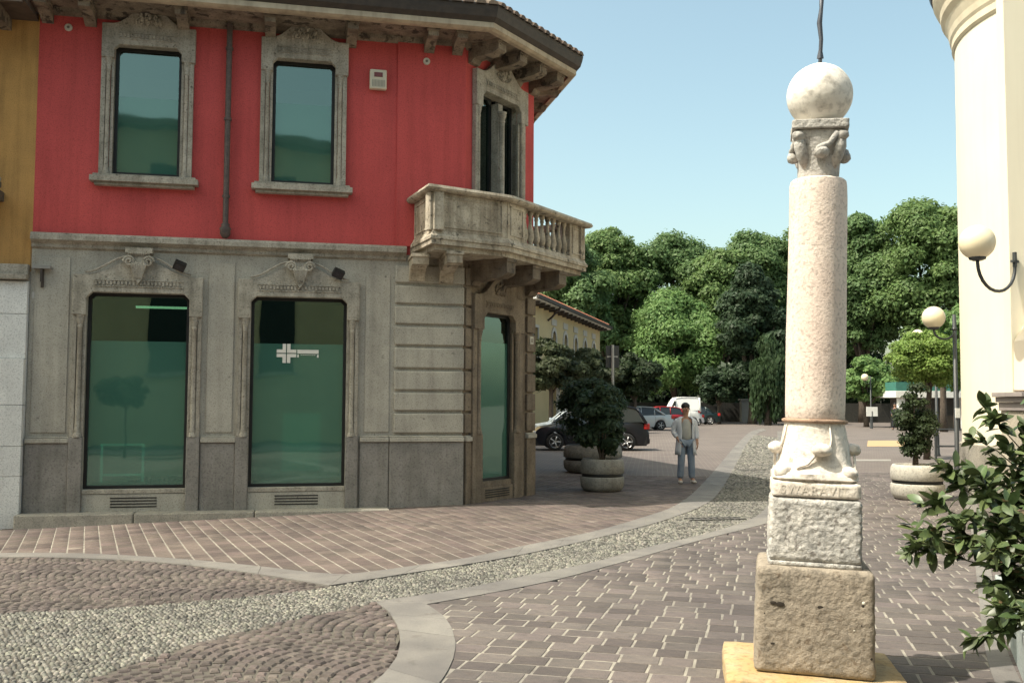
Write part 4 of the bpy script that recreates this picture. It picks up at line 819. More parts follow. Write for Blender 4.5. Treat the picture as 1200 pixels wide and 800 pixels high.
e = empty('wall_lamp', (pw.x, pw.y, 0), math.atan2(-(pg.y-pw.y), -(pg.x-pw.x)), 'large cream globe lamp on a hooked iron arm against the church wall', 'lamp')
hook_lamp(e, 0, (pg-pw).xy.length, zarm, .225, .022)
MB().box(-.07, .07, -.02, .02, zarm+.06, zarm+.09).box(-.02, .02, -.02, .02, zarm, zarm+.2).build('wall_fixing', IRON, e)
def post_lamp(px, base_d, gpx, gpy, label, r=.22, top_extra=.15):
    p = at(px, 500, base_d); g_ = at(gpx, gpy, base_d); z = g_.z-r*1.15; ln = (p-g_).xy.length
    e = empty('street_lamp', (p.x, p.y, 0), 0, label, 'lamp', 'globe lamps on posts')
    MB().tube([(0, 0, 0), (0, 0, .7), (0, 0, .72), (0, 0, z+r+.1)], [.065, .06, .048, .038], 12).build('post', IRON, e, smooth=True)
    MB().lathe([(.1, 0), (.1, .04), (.075, .1), (.065, .7)], 14).build('post_foot', IRON, e, auto=True)
    hook_lamp(e, 0, ln, z, r, .022); MB().lathe([(.045, z), (.06, z+.03), (.045, z+.06)], 12).build('collar', IRON, e); return e
e = post_lamp(1121, 21.0, 1094, 372, 'globe lamp on a dark post standing left of the church apse', .235)
MB().box(-.045, .045, -.075, -.045, 1.42, 1.62).build('sticker', mat('white sticker', (.75, .75, .72)), e)
post_lamp(1098, 33.0, 1075.5, 393, 'globe lamp whose head shows just over the clipped round tree', .2)
post_lamp(1021, 70, 1013.5, 442, 'far small globe lamp in front of the dark round tree', .25)
# ------------------------------------------------------------------ kiosk, far wall
e = at(1085, 490, 72); KI = empty('pavilion', (e.x, e.y, 0), 0, 'low white pavilion with a flat green roof behind the clipped tree', 'building')
WP = mat('white paint', (.78, .77, .72), (.72, .7, .66), rough=.7)
MB().box(-2.9, 6, -2, 3, 2.15, 2.62).build('fascia', WP, KI, bevel=.02)
MB().box(-2.85, 6, -1.95, 3, 2.621, 3.25).build('roof', mat('green roof sheet', (.06, .20, .16), (.05, .16, .13), rough=.5), KI)
for x in (-2.4, 2.0, 5.4): MB().box(x-.22, x+.22, -1.8, -1.36, 0, 2.149).build('pillar', WP, KI, bevel=.02)
MB().box(-1.9, 6, 1.5, 1.7, 0, 2.149).build('rear_wall', mat('grey back wall', (.14, .13, .12)), KI)
MB().box(-1.4, 5.8, .6, 1.0, 0, .9).build('counter', mat('brown counter', (.22, .17, .13)), KI)
WALLD = mat('dark boundary wall', (.045, .042, .034), (.03, .028, .024), scale=.8, rough=1, bump=.6, bscale=8, streak=.5)
MB_ = MB().box(-18, 34, 0, .4, -.2, 1.75).build('boundary_wall', WALLD); MB_.location = (18, 92, 0); tag(MB_, 'long dark garden wall under the trees at the back of the square', 'wall')
p = at(880, 490, 91); tag(MB().box(-.95, .95, -.5, .3, 0, 1.98).box(-1.05, 1.05, -.6, .3, 1.98, 2.1).build('gate_pier', mat('pale grey pier stone', (.22, .215, .20), (.16, .155, .145), scale=1)), 'pale grey stone pier standing in the dark garden wall', 'pillar').location = (p.x, p.y, 0)
p = at(926, 490, 60); tag(MB().box(-.13, .13, -.13, .13, 0, 1.75).build('bollard_post', mat('yellow painted steel', (.60, .44, .05), (.5, .36, .05), rough=.5), bevel=.02), 'yellow post just left of the column shaft in the distance', 'post').location = (p.x, p.y, 0)
p = at(1022, 490, 69); e = empty('notice_sign', (p.x, p.y, 0), 0, 'small white notice board on a post below the far globe lamp', 'sign')
MB().tube([(0, 0, 0), (0, 0, 1.2)], .05, 6).build('post', IRON, e); MB().box(-.38, .38, -.03, .03, .85, 1.5).build('board', WP, e)
# kerb along the church side, foreground planter
KB = mat('pinkish kerb stone', (.42, .36, .29), (.34, .29, .24), scale=4, rough=.9, bump=.3, island=.06)
cur = smooth_line(g2([(1215, 880), (1166, 800), (1152, 745), (1146, 690), (1140, 640), (1134, 600), (1124, 575)]), .3); cur2 = smooth_line(g2([(1252, 880), (1197, 800), (1174, 742), (1165, 690), (1157, 640), (1149, 600), (1137, 575)]), .3)
L2 = band('kerb', cur, cur2, .9, 'pale pinkish kerb running along the right side to the church')
a = G(1200, 800); b = G(1177, 742); PL = empty('large_planter', (a.x, a.y, 0), math.atan2(b.y-a.y, b.x-a.x), 'low gravel filled planter bed in the bottom right corner holding the laurel', 'planter')
AGG = mat('planter gravel', (.42, .38, .31), (.30, .27, .22), scale=30, rough=.9, island=.3)
SIDE = mat('grey green concrete rim', (.40, .43, .41), (.32, .36, .34), scale=5, rough=.8, bump=.3)
MB().box(-1.5, 2.3, -.10, 0, -.05, .30).box(-1.5, 2.3, -1.7, -1.6, -.05, .30).box(2.2, 2.3, -1.6, -.1, -.05, .299).box(-1.5, -1.4, -1.6, -.1, -.05, .299).build('rim', SIDE, PL, bevel=.012)
MB().box(-1.4, 2.2, -1.6, -.1, 0, .235).build('soil', mat('dark soil', (.05, .035, .025)), PL)
n = 5200; X = RNG.uniform(-1.4, 2.2, n); Y = RNG.uniform(-1.6, -.1, n); r_ = RNG.uniform(.012, .024, n); a_ = RNG.uniform(0, 6.28, n); V = []
for zf, rf in ((0, 1.0), (.8, .65)):
    for k_ in range(5): t = a_+k_*2*math.pi/5; V.append(np.stack([X+np.cos(t)*rf*r_, Y+np.sin(t)*rf*r_, .232+zf*r_*.9], 1))
V = np.stack(V, 1).reshape(-1, 3); f = [(k_, (k_+1) % 5, 5+(k_+1) % 5, 5+k_) for k_ in range(5)]; Fq = (np.arange(n)[:, None, None]*10+np.array(f)[None]).reshape(-1, 4)
o = link('gravel', fastmesh('gravel', V, Fq, AGG, smooth=True), PL); o['kind'] = 'stuff'
# ================================================================== FOLIAGE
def leafmat(name, c1, c2, isl=.2, tr=.42, rough=.55, scale=.6): return mat(name, c1, c2, scale=scale, rough=rough, island=isl, trans=tr, spec=.3)
LF1 = leafmat('mid green leaves', (.165, .25, .085), (.125, .20, .070)); LF2 = leafmat('fresh green leaves', (.185, .30, .10), (.14, .24, .08)); LF3 = leafmat('dark evergreen leaves', (.055, .088, .045), (.04, .07, .036))
LF4 = leafmat('olive leaves', (.075, .09, .042), (.045, .06, .03)); LF5 = leafmat('yellow green leaves', (.28, .37, .08), (.22, .31, .07)); LF6 = leafmat('blue green leaves', (.15, .235, .09), (.115, .19, .075)); LF9 = leafmat('yellow green clipped leaves', (.25, .36, .09), (.19, .29, .07)); LF8 = leafmat('dull weeping leaves', (.06, .10, .042), (.045, .08, .034)); LF7 = leafmat('shrub leaves', (.05, .075, .03), (.03, .048, .022))
BARK = mat('grey brown bark', (.11, .085, .065), (.07, .055, .042), scale=5, rough=1, bump=.8, bscale=12)
def leafcloud(C, Rr, N, size, fill=.35, flat=.75, droop=0, seed=0, clumpw=None):
    """leaf sized quads over clumps: C (k,3) centres, Rr (k,) radii, N leaves in all"""
    rng = np.random.default_rng(seed); C = np.asarray(C, float); Rr = np.asarray(Rr, float); w = Rr**2; w /= w.sum(); k = rng.choice(len(C), N, p=w)
    d = rng.normal(size=(N, 3)); d /= np.linalg.norm(d, axis=1)[:, None]; d[:, 2] = np.where((d[:, 2] < -.2) & (rng.random(N) < .7), -d[:, 2], d[:, 2])
    rr = Rr[k]*(1-fill*rng.random(N)**1.5)*(1+.12*rng.normal(size=N)); sc = np.array([1, 1, flat]); P = C[k]+d*rr[:, None]*sc
    if droop: P[:, 2] -= droop*rng.random(N)**2
    nrm = d+rng.normal(size=(N, 3))*.42+np.array([0, 0, .25]); nrm /= np.linalg.norm(nrm, axis=1)[:, None]
    a = np.cross(nrm, rng.normal(size=(N, 3))); a /= np.linalg.norm(a, axis=1)[:, None]; b = np.cross(nrm, a); s_ = size*rng.uniform(.6, 1.25, N)
    if droop: a = a*.25+np.array([0, 0, -1.0]); b = b/np.linalg.norm(b, axis=1)[:, None]
    a = a*s_[:, None]; b = b*(s_*.55)[:, None]
    V = np.stack([P-a, P+b+a*.1, P+a, P-b+a*.1], 1).reshape(-1, 3); return V, np.arange(4*N).reshape(-1, 4)
def crown_clumps(w, h, n, seed, shape='dome', d=None):
    rng = np.random.default_rng(seed); C = []; Rr = []; d = d or w
    while len(C) < n:
        v = rng.uniform(-1, 1, 3); q = np.linalg.norm(v)
        if q > 1 or q < .45: continue
        if shape == 'dome' and v[2] < -.75: continue
        wz = 1
        if shape == 'cone': wz = (1-(v[2]+1)/2)**.55*1.25
        if v[1] > .5 and rng.random() < .7: continue
        C.append((v[0]*w/2*wz, v[1]*d/2*wz, v[2]*h/2)); Rr.append(rng.uniform(.12, .24)*min(w, h)*(1 if shape != 'cone' else .7))
    return np.array(C), np.array(Rr)
def tree(name, x, y, ztop, zbot, w, lm, label, n=60, N=16000, leaf=.22, shape='dome', seed=0, group=None, trunk_r=.3, droop=0, core=True, lean=0, cat='tree', limbs=7, tb=0, d=None):
    e = empty(name, (x, y, 0), 0, label, cat, group); h = ztop-zbot; cz = (ztop+zbot)/2
    C, Rr = crown_clumps(w*.86, h*.86, n, seed, shape, d); C[:, 2] += cz; V, Fq = leafcloud(C, Rr, N, leaf, seed=seed, droop=droop)
    if core: V2, F2 = leafcloud(C*np.array([.75, .75, 1])-np.array([0, 0, cz*.0]), Rr*.9, N//5, leaf*2.0, fill=.9, seed=seed+99); Fq = np.r_[Fq, F2+len(V)]; V = np.r_[V, V2]
    link('crown', fastmesh('crown', V, Fq, lm), e)
    rnd = random.Random(seed); mb = MB(); top = Vector((lean, 0, zbot+h*.45)); mb.tube([(0, 0, -.1), (lean*.2, 0, zbot*.5), (lean*.5, 0, zbot), top], [trunk_r*1.25, trunk_r, trunk_r*.85, trunk_r*.4], 9)
    for i in range(limbs):
        c = C[rnd.randrange(len(C))]; st = Vector((lean*.5, 0, zbot+h*.08*rnd.random()-.1*trunk_r)); mid = (st+Vector(c))/2+Vector((0, 0, .05*h)); mb.tube([st, mid, tuple(c)], [trunk_r*.5, trunk_r*.3, trunk_r*.1], 6)
    mb.build('trunk', BARK, e, smooth=True); return e
def treepx(px, pyt, pyb, wpx, dist, lm, label, name='broadleaf_tree', **k):
    a = at(px, pyt, dist); b = at(px, pyb, dist); return tree(name, a.x, a.y, a.z, b.z, wpx*dist/F, lm, label, **k)
grp = 'tall trees behind the garden wall'
bt = [(668, 268, 462, 100, 88, 'tall tree rising just right of the balcony'), (716, 259, 440, 108, 96, 'tall round tree right of the balcony, behind the yellow arcade'), (785, 266, 440, 118, 97, 'tall broad tree standing behind the bright rounded tree'), (842, 288, 440, 90, 93, 'slightly lower tree in the dip of the tree line'), (885, 263, 450, 110, 98, 'tall tree behind the dark conifer'), (948, 258, 450, 110, 98, 'tall tree directly behind the column shaft'), (1008, 236, 452, 96, 92, 'tall tree just right of the column shaft'), (1085, 222, 440, 132, 88, 'tallest broad tree between the column and the church'), (1150, 250, 450, 100, 96, 'tall tree partly behind the church apse')]
for i, (px, yt, yb, w_, ds, lab) in enumerate(bt):
    treepx(px, yt, yb, w_, ds, LF1 if i % 2 else LF6, lab, n=80, N=48000, leaf=.18, seed=10+i, group=grp, trunk_r=.45)
treepx(790, 344, 474, 122, 87, LF2, 'bright fresh green rounded tree in the middle distance', n=70, N=42000, leaf=.16, seed=41, trunk_r=.3)
treepx(880, 300, 480, 112, 82, LF3, 'dark conifer left of the column', name='conifer', n=90, N=34000, leaf=.18, seed=42, shape='cone', trunk_r=.35)
treepx(899, 388, 478, 44, 78, LF8, 'weeping tree with hanging foliage before the dark conifer', name='weeping_tree', n=34, N=12000, leaf=.2, seed=43, droop=2.2, trunk_r=.25)
treepx(842, 420, 480, 46, 82, LF3, 'small dark bush tree between the bright tree and the conifer', n=24, N=6000, leaf=.18, seed=44, trunk_r=.15)
treepx(1014, 417, 478, 68, 74, LF2, 'small green rounded tree right of the column behind the far lamp', n=30, N=10000, leaf=.15, seed=45, trunk_r=.18)
treepx(1118, 345, 470, 80, 66, LF2, 'light green tree behind the lamp post beside the church', n=36, N=12000, leaf=.18, seed=46, trunk_r=.2)
treepx(1104, 402, 452, 116, 62, LF5, 'wide light green tree over the pavilion roof', n=26, N=7000, leaf=.16, seed=66, trunk_r=.2)
# pollard
treepx(1083, 388, 456, 82, 31, LF9, 'clipped mushroom shaped yellow green tree beside the lamp post', name='clipped_tree', n=110, N=34000, leaf=.05, seed=47, shape='full', trunk_r=.09, lean=.25, limbs=9)
for i, (px, yt, yb, w_, ds, lm_, lab) in enumerate([(646, 398, 462, 84, 50, LF4, 'dark olive street tree nearest the rose building'), (692, 408, 462, 82, 56, LF4, 'dark olive street tree in front of the yellow arcade'), (744, 412, 470, 62, 62, LF7, 'dark street tree right of the signpost')]):
    treepx(px, yt, yb, w_, ds, lm_, lab, name='street_tree', n=34, N=13000, leaf=.13, seed=50+i, trunk_r=.12, group='low street trees before the yellow arcade')
# dark undergrowth behind the wall
C = []; 
rng = np.random.default_rng(5)
for i in range(260): C.append((rng.uniform(-4, 52), 95+rng.uniform(0, 6), rng.uniform(.5, 7)))
V, Fq = leafcloud(C, rng.uniform(1, 1.9, 260), 42000, .3, seed=77); tag(link('undergrowth', fastmesh('undergrowth', V, Fq, LF3)), 'dark undergrowth filling the space beneath the tall trees', 'undergrowth', kind='stuff')
# ------------------------------------------------------------------ round planters with shrubs
PLC = mat('grey planter concrete', (.30, .285, .25), (.22, .21, .185), scale=5, rough=.9, bump=.4, bscale=40, streak=.4)
PLW = mat('pale planter concrete', (.50, .47, .41), (.42, .40, .35), scale=5, rough=.9, bump=.3, bscale=40, streak=.3)
def planter(loc, r, h, m_, label, name='round_planter'):
    e = empty(name, loc, 0, label, 'planter')
    MB().lathe([(r*.72, 0), (r*.86, h*.03), (r*.97, h*.14), (r, h*.3), (r, h*.42), (r*.97, h*.455)], 36).build('lower_ring', m_, e, smooth=True)
    MB().lathe([(r*.93, h*.45), (r*.93, h*.56)], 36).build('groove', BLACK, e, smooth=True)
    MB().lathe([(r*.96, h*.55), (r, h*.58), (r*1.0, h*.78), (r*.97, h*.92), (r*.9, h), (r*.80, h), (r*.78, h*.9)], 36, cap=False).build('upper_ring', m_, e, smooth=True)
    MB().lathe([(.01, h*.9), (r*.8, h*.9)], 24, cap=False).build('soil', mat('dark soil', (.05, .035, .025)), e); return e
def shrub(name, loc, w, z0, z1, lm, label, n, N, leaf, seed, d=None, stems=6, off=(0, 0), rs=1.1):
    e = empty(name, loc, 0, label, 'shrub'); C, Rr = crown_clumps(w*.85, (z1-z0)*.85, n, seed, 'full', d); C[:, 2] += (z0+z1)/2; C[:, 0] += off[0]
    V, Fq = leafcloud(C, Rr*rs, N, leaf, fill=.7, seed=seed); link('foliage', fastmesh('foliage', V, Fq, lm), e)
    rnd = random.Random(seed); mb = MB()
    for i in range(stems): c = C[rnd.randrange(n)]; mb.tube([(rnd.uniform(-.05, .05), rnd.uniform(-.05, .05), loc[2]*0-.05), (c[0]*.3, c[1]*.3, (z0+c[2])*.4), tuple(c)], [.02, .014, .006], 5)
    mb.build('stems', BARK, e); return e
p1 = G(708, 577); p1 = Vector((p1.x, p1.y+.40, 0)); planter(p1, .425, .62, PLC, 'grey round concrete planter in front, nearer the walking man')
p2 = G(697, 555); p2 = Vector((p2.x, p2.y+.6, 0)); planter(p2, .72, .66, PLC, 'larger round concrete planter behind the front one')
shrub('planter_shrub', (p1.x, p1.y, .55), 1.12, .02, 1.55, LF3, 'dark spiky shrub growing from the front round planter', 44, 10000, .055, 61, off=(-.10, 0), rs=.85)
shrub('planter_shrub', (p2.x, p2.y, .6), 1.65, .1, 1.75, LF3, 'wide dark shrub in the larger rear planter', 50, 13000, .055, 62, off=(-.05, 0))
p3 = G(1073, 587); p3 = Vector((p3.x+.20, p3.y+.4, 0)); planter(p3, .46, .62, PLW, 'pale round concrete planter right of the column')
shrub('planter_shrub', (p3.x-.03, p3.y, .55), .60, .0, 1.55, LF7, 'slim upright shrub in the pale planter right of the column', 30, 9000, .035, 63, rs=1.9)
treepx_like = tree('street_tree', -5.0, .1, 2.5, 1.35, 1.7, LF3, 'small round street tree on the near side, seen reflected in the left shop window', n=30, N=7000, leaf=.06, seed=91, trunk_r=.04)
# low railing behind
a = at(1096, 500, 30); e = empty('low_railing', (a.x, a.y, 0), R(2), 'low grey railing behind the clipped tree', 'railing')
for z in (.45, .95): MB().tube([(0, 0, z), (1.9, 0, z)], .03, 6).build('rail', IRON, e)
for x in (0, .95, 1.9): MB().tube([(x, 0, 0), (x, 0, 1.0)], .035, 6).build('rail_post', IRON, e)
# ------------------------------------------------------------------ foreground laurel with real leaves
LAU = mat('glossy laurel leaf', (.09, .125, .045), (.06, .09, .034), scale=8, rough=.42, island=.4, trans=.12, spec=.5)
LAU2 = mat('old yellowing laurel leaf', (.17, .12, .065), (.12, .09, .04), scale=8, rough=.5, island=.3, trans=.15)
def leafmesh(m_, bend):
    mb = MB(); n = 5; pts = []
    for i in range(n+1):
        t = i/n; w_ = .46*math.sin(math.pi*min(1, t**1.15*.95+.04))**.8; z = -bend*t*t
        pts += [(t, -w_/2, z+.06*w_*2), (t, 0, z), (t, w_/2, z+.06*w_*2)]
    f = []
    for i in range(n):
        a = i*3; f += [(a, a+3, a+4, a+1), (a+1, a+4, a+5, a+2)]
    mb.add(pts, f); return mb.mesh('leaf', m_, True)
LM = [leafmesh(LAU, .1), leafmesh(LAU, .3), leafmesh(LAU2, .25)]
lau = empty('laurel_bush', (4.15, 6.5, .26), 0, 'foreground laurel bush with glossy dark leaves overhanging at right', 'shrub')
root = Vector(lau.location); leaves = []; br = MB(); rnd = random.Random(3)
tips = [(1066, 640, 4.9), (1062, 625, 4.8), (1082, 592, 4.9), (1098, 566, 5.0), (1112, 548, 5.0), (1120, 600, 4.7), (1135, 505, 5.2), (1142, 480, 5.1), (1150, 500, 5.3), (1132, 680, 4.6), (1128, 655, 4.6), (1150, 715, 4.4), (1140, 735, 4.4), (1168, 700, 4.4), (1178, 480, 5.3), (1196, 462, 5.2), (1165, 530, 5.1), (1190, 505, 5.0), (1210, 480, 5.1), (1185, 560, 4.8), (1150, 565, 4.9), (1130, 580, 4.8), (1108, 625, 4.7), (1160, 600, 4.6), (1150, 640, 4.5), (1175, 640, 4.4), (1195, 600, 4.5), (1195, 660, 4.3), (1215, 700, 4.3), (1190, 720, 4.2), (1225, 560, 4.6), (1240, 620, 4.5), (1225, 660, 4.4), (1100, 600, 5.1), (1170, 570, 5.3), (1200, 540, 5.2), (1140, 545, 5.3), (1160, 675, 4.7), (1250, 520, 4.9), (1180, 610, 4.9)]
for (px, py, dd) in tips:
    tip = at(px+32+(px-1130)*.05, py+(22 if py < 560 else 6), dd*1.2); st = root+Vector((rnd.uniform(-.25, .35), rnd.uniform(-.2, .3), 0)); ctl = (st+tip)/2+Vector((.10, 0, .06)); P = [st*(1-t)**2+ctl*2*t*(1-t)+tip*t*t for t in np.linspace(0, 1, 9)]
    br.tube([p-root for p in P], [.009*(1-.75*i/8)+.001 for i in range(9)], 5)
    ends = [(P[i], (P[min(i+1, 8)]-P[i-1]).normalized(), .5+.5*(i/8)) for i in range(3, 9)]
    for q in range(7):       # side twigs
        i = rnd.randrange(4, 9); b0 = P[i]; dr = ((P[min(i+1, 8)]-P[i-1]).normalized()+Vector((rnd.uniform(-1, 1), rnd.uniform(-1, 1), rnd.uniform(-.5, .9)))*.9).normalized(); ln = rnd.uniform(.08, .20)
        br.tube([b0-root, b0+dr*ln-root], [.003, .0015], 4)
        for s_ in (.4, .6, .8, 1): ends.append((b0+dr*ln*s_, dr, 1))
    for (p_, dr, wgt) in ends:
        for q in range(4 if wgt >= 1 else 2):
            ld_ = (dr*.7+Vector((rnd.gauss(0, 1), rnd.gauss(0, 1), rnd.gauss(-.05, .8)))*.8).normalized(); leaves.append((p_, ld_, rnd.uniform(.06, .125)))
br.build('branches', mat('green brown twig', (.10, .09, .045)), lau, smooth=True)
print('laurel leaves', len(leaves))
def leafM(p_, d_, s_):
    q = d_.to_track_quat('X', 'Z').to_matrix().to_4x4(); return Matrix.Translation(p_-root)@q@Matrix.Rotation(rnd.uniform(-.9, .9), 4, 'X')@Matrix.Scale(s_, 4)
def inview(p_):
    v = p_-CAM; z = v.dot(fw); return 600+F*v.dot(rt2)/z < 1195
order = sorted(range(len(leaves)), key=lambda i: (not inview(leaves[i][0]), (leaves[i][0]-CAM).length))
rest = [MB(), MB()]
for k_, i in enumerate(order):
    p_, d_, s_ = leaves[i]; M_ = leafM(p_, d_, s_); old = rnd.random() < .05; me = LM[2] if old else LM[k_ % 2]
    if k_ < 298: o = link('leaf', me, lau); o.matrix_local = M_
    else: rest[0].add([v.co for v in me.vertices], [tuple(f.vertices) for f in me.polygons], M_)
o = rest[0].build('leaf', LAU, lau, smooth=True); o['kind'] = 'stuff'
# ================================================================== YELLOW ARCADE
YW = mat('yellow arcade plaster', (.56, .44, .24), (.50, .39, .21), scale=.8, rough=.9); YG = mat('grey window surround', (.52, .48, .42), (.45, .42, .37), rough=.9)
ya = at(616, 470, 50); yb = at(703, 470, 70); dY = Vector((yb.x-ya.x, yb.y-ya.y, 0)); YL = dY.length; YA = empty('arcade_house', (ya.x, ya.y, 0), math.atan2(dY.y, dY.x), 'yellow house with a row of arched upper windows and terracotta roof', 'building')
yH = 6.85
bays = [(YL*(.30+.145*i)) for i in range(5)]
MB().wall(0, YL, 0, yH, [(b-.45, b+.45, 4.0, 5.7) for b in bays]+[(1.4, 2.5, 4.1, 5.6)]+[(b-.6, b+.6, .3, 2.7) for b in bays], depth=.3).box(0, YL, .3, 7, yH-.3, yH-.02).build('wall', YW, YA)
MB().box(YL-.02, YL, 0, 7, 0, yH).build('end_wall', YW, YA); MB().box(-.02, 0, 0, 7, 0, yH).build('end_wall', YW, YA)
for b in bays:
    arcp = [(b+.45*math.cos(t), 5.2+.5*math.sin(t)) for t in np.linspace(0, math.pi, 11)]
    o = MB().box(b-.45, b+.45, .18, .25, 4.0, 5.7).build('window', mat('dark window pane', (.02, .03, .045), rough=.1), YA)
    out = [(b+.68*math.cos(t), 5.2+.72*math.sin(t)) for t in np.linspace(0, math.pi, 11)]
    sm = MB()
    for i in range(10): sm.plate([arcp[i], out[i], out[i+1], arcp[i+1]][::-1], -.06, .02)
    sm.box(b-.68, b-.45, -.06, .02, 3.9, 5.2).box(b+.45, b+.68, -.06, .02, 3.9, 5.2).box(b-.75, b+.75, -.12, .02, 3.75, 3.9).build('surround', YG, o)
    cr = MB()
    for sg in (-1, 1):
        tri = [(b+sg*.45, 5.2)]+[(b+sg*.45*math.cos(t), 5.2+.5*math.sin(t)) for t in np.linspace(0, math.pi/2, 6)]+[(b, 5.705), (b+sg*.45, 5.705)]
        cr.plate(tri, -.03, .17)
    cr.build('arch_spandrel', YW, o); MB().box(b-.6, b+.6, -.05, .0, 6.0, 6.35).build('frieze_panel', YG, o)
    MB().box(b-.6, b+.6, .2, .28, .3, 2.7).build('shopfront', mat('dark shopfront', (.03, .03, .035), rough=.3), YA); MB().box(b+.7, b+.95, -.15, .1, 0, 3.0).build('pier', WP, YA)
o = MB().box(1.4, 2.5, .18, .25, 4.1, 5.6).build('window', mat('dark window pane', (.02, .03, .045)), YA); MB().box(1.25, 1.4, -.04, .02, 4.0, 5.7).box(2.5, 2.65, -.04, .02, 4.0, 5.7).box(1.25, 2.65, -.05, .02, 5.6, 5.75).box(1.2, 2.7, -.1, .02, 3.9, 4.05).build('surround', YG, o)
MB().box(-.6, YL+.6, -.7, .1, yH-.02, yH+.12).build('eave', WP, YA)
for i in range(18): MB().box(.4+i*YL/18, .58+i*YL/18, -.6, 0, yH-.18, yH-.021).build('eave_bracket', GUTTER, YA)
MB().box(-.6, YL+.6, -.82, -.68, yH+.02, yH+.2).tube([(YL*.22, -.75, yH), (YL*.22, -.3, yH-.5), (YL*.22, -.05, yH-.7)], .06, 6).build('gutter', GUTTER, YA)
mb = MB(); mb.add([(-.6, -.75, yH+.15), (YL+.6, -.75, yH+.15), (YL-2, 4, yH+1.75), (-.6, 4, yH+1.75), (-.6, 8, yH+.15), (YL+.6, 8, yH+.15)], [(0, 1, 2, 3), (3, 2, 5, 4), (1, 5, 2)])
rf = mb.build('roof', mat('terracotta roof', (.42, .17, .10), (.34, .13, .08), scale=2, rough=.9), YA)
mb = MB()
for i in range(int(YL/.3)):
    x = -.5+i*.3; mb.tube([(x, -.78, yH+.2), (min(x, YL-2), 4, yH+1.8)], .08, 5)
o = mb.build('roof_tile', MATS['terracotta roof'], rf); o['kind'] = 'stuff'
# signpost
p = at(718, 470, 24.5); e = empty('signpost', (p.x, p.y, 0), R(5), 'pale signpost with a dark road sign seen from behind', 'sign')
pz = at(718, 404, 24.5).z
MB().tube([(0, 0, 0), (0, 0, pz)], .035, 10).build('post', mat('galvanised steel', (.5, .5, .48), rough=.5), e)
MB().box(-.16, .17, .05, .07, pz-.56, pz-.02).build('panel', mat('dark grey sign back', (.06, .065, .07), rough=.5), e, bevel=.005)
MB().box(-.13, .13, .036, .049, pz-.30, pz-.27).box(-.13, -.09, .03, .036, pz-.31, pz-.27).box(.09, .13, .03, .036, pz-.31, pz-.27).build('clamp', MATS['galvanised steel'], e)
# ================================================================== CARS
TYRE = mat('tyre rubber', (.02, .02, .02), (.03, .03, .03), rough=.9); RIM = mat('alloy rim', (.6, .6, .6), (.5, .5, .5), rough=.3, metal=.7)
CGL = mat('car glass', (.02, .028, .03), (.025, .03, .032), rough=.05, spec=.5); RED = mat('red tail lamp', (.55, .02, .015), (.4, .01, .01), rough=.2, coat=.5); LAMPW = mat('clear headlamp', (.7, .7, .7), (.6, .6, .6), rough=.1, metal=.4)
def paint(name, c, met=.2): return mat(name, c, tuple(v*.95 for v in c), rough=.32, coat=.25, metal=met, scale=1)
STY = {  # normalised side profiles, front at x=0: (x, z) belt/hood line; roof line
 'hatch': dict(hood=[(0, .30), (.02, .42), (.06, .50), (.27, .60), (.95, .64), (.985, .58), (1, .40)], roof=[(.23, .60), (.40, .93), (.52, 1.0), (.78, .98), (.90, .92), (.975, .62)], wh=(.185, .80)),
 'sedan': dict(hood=[(0, .30), (.02, .42), (.07, .52), (.28, .62), (.84, .66), (.97, .64), (.99, .58), (1, .38)], roof=[(.26, .61), (.40, .93), (.52, 1.0), (.68, .97), (.86, .66)], wh=(.185, .79)),
 'van': dict(hood=[(0, .22), (.02, .36), (.06, .42), (.18, .50), (.97, .56), (.99, .5), (1, .25)], roof=[(.15, .49), (.29, .88), (.36, .97), (.5, 1.0), (.97, .99), (.99, .55)], wh=(.17, .79))}
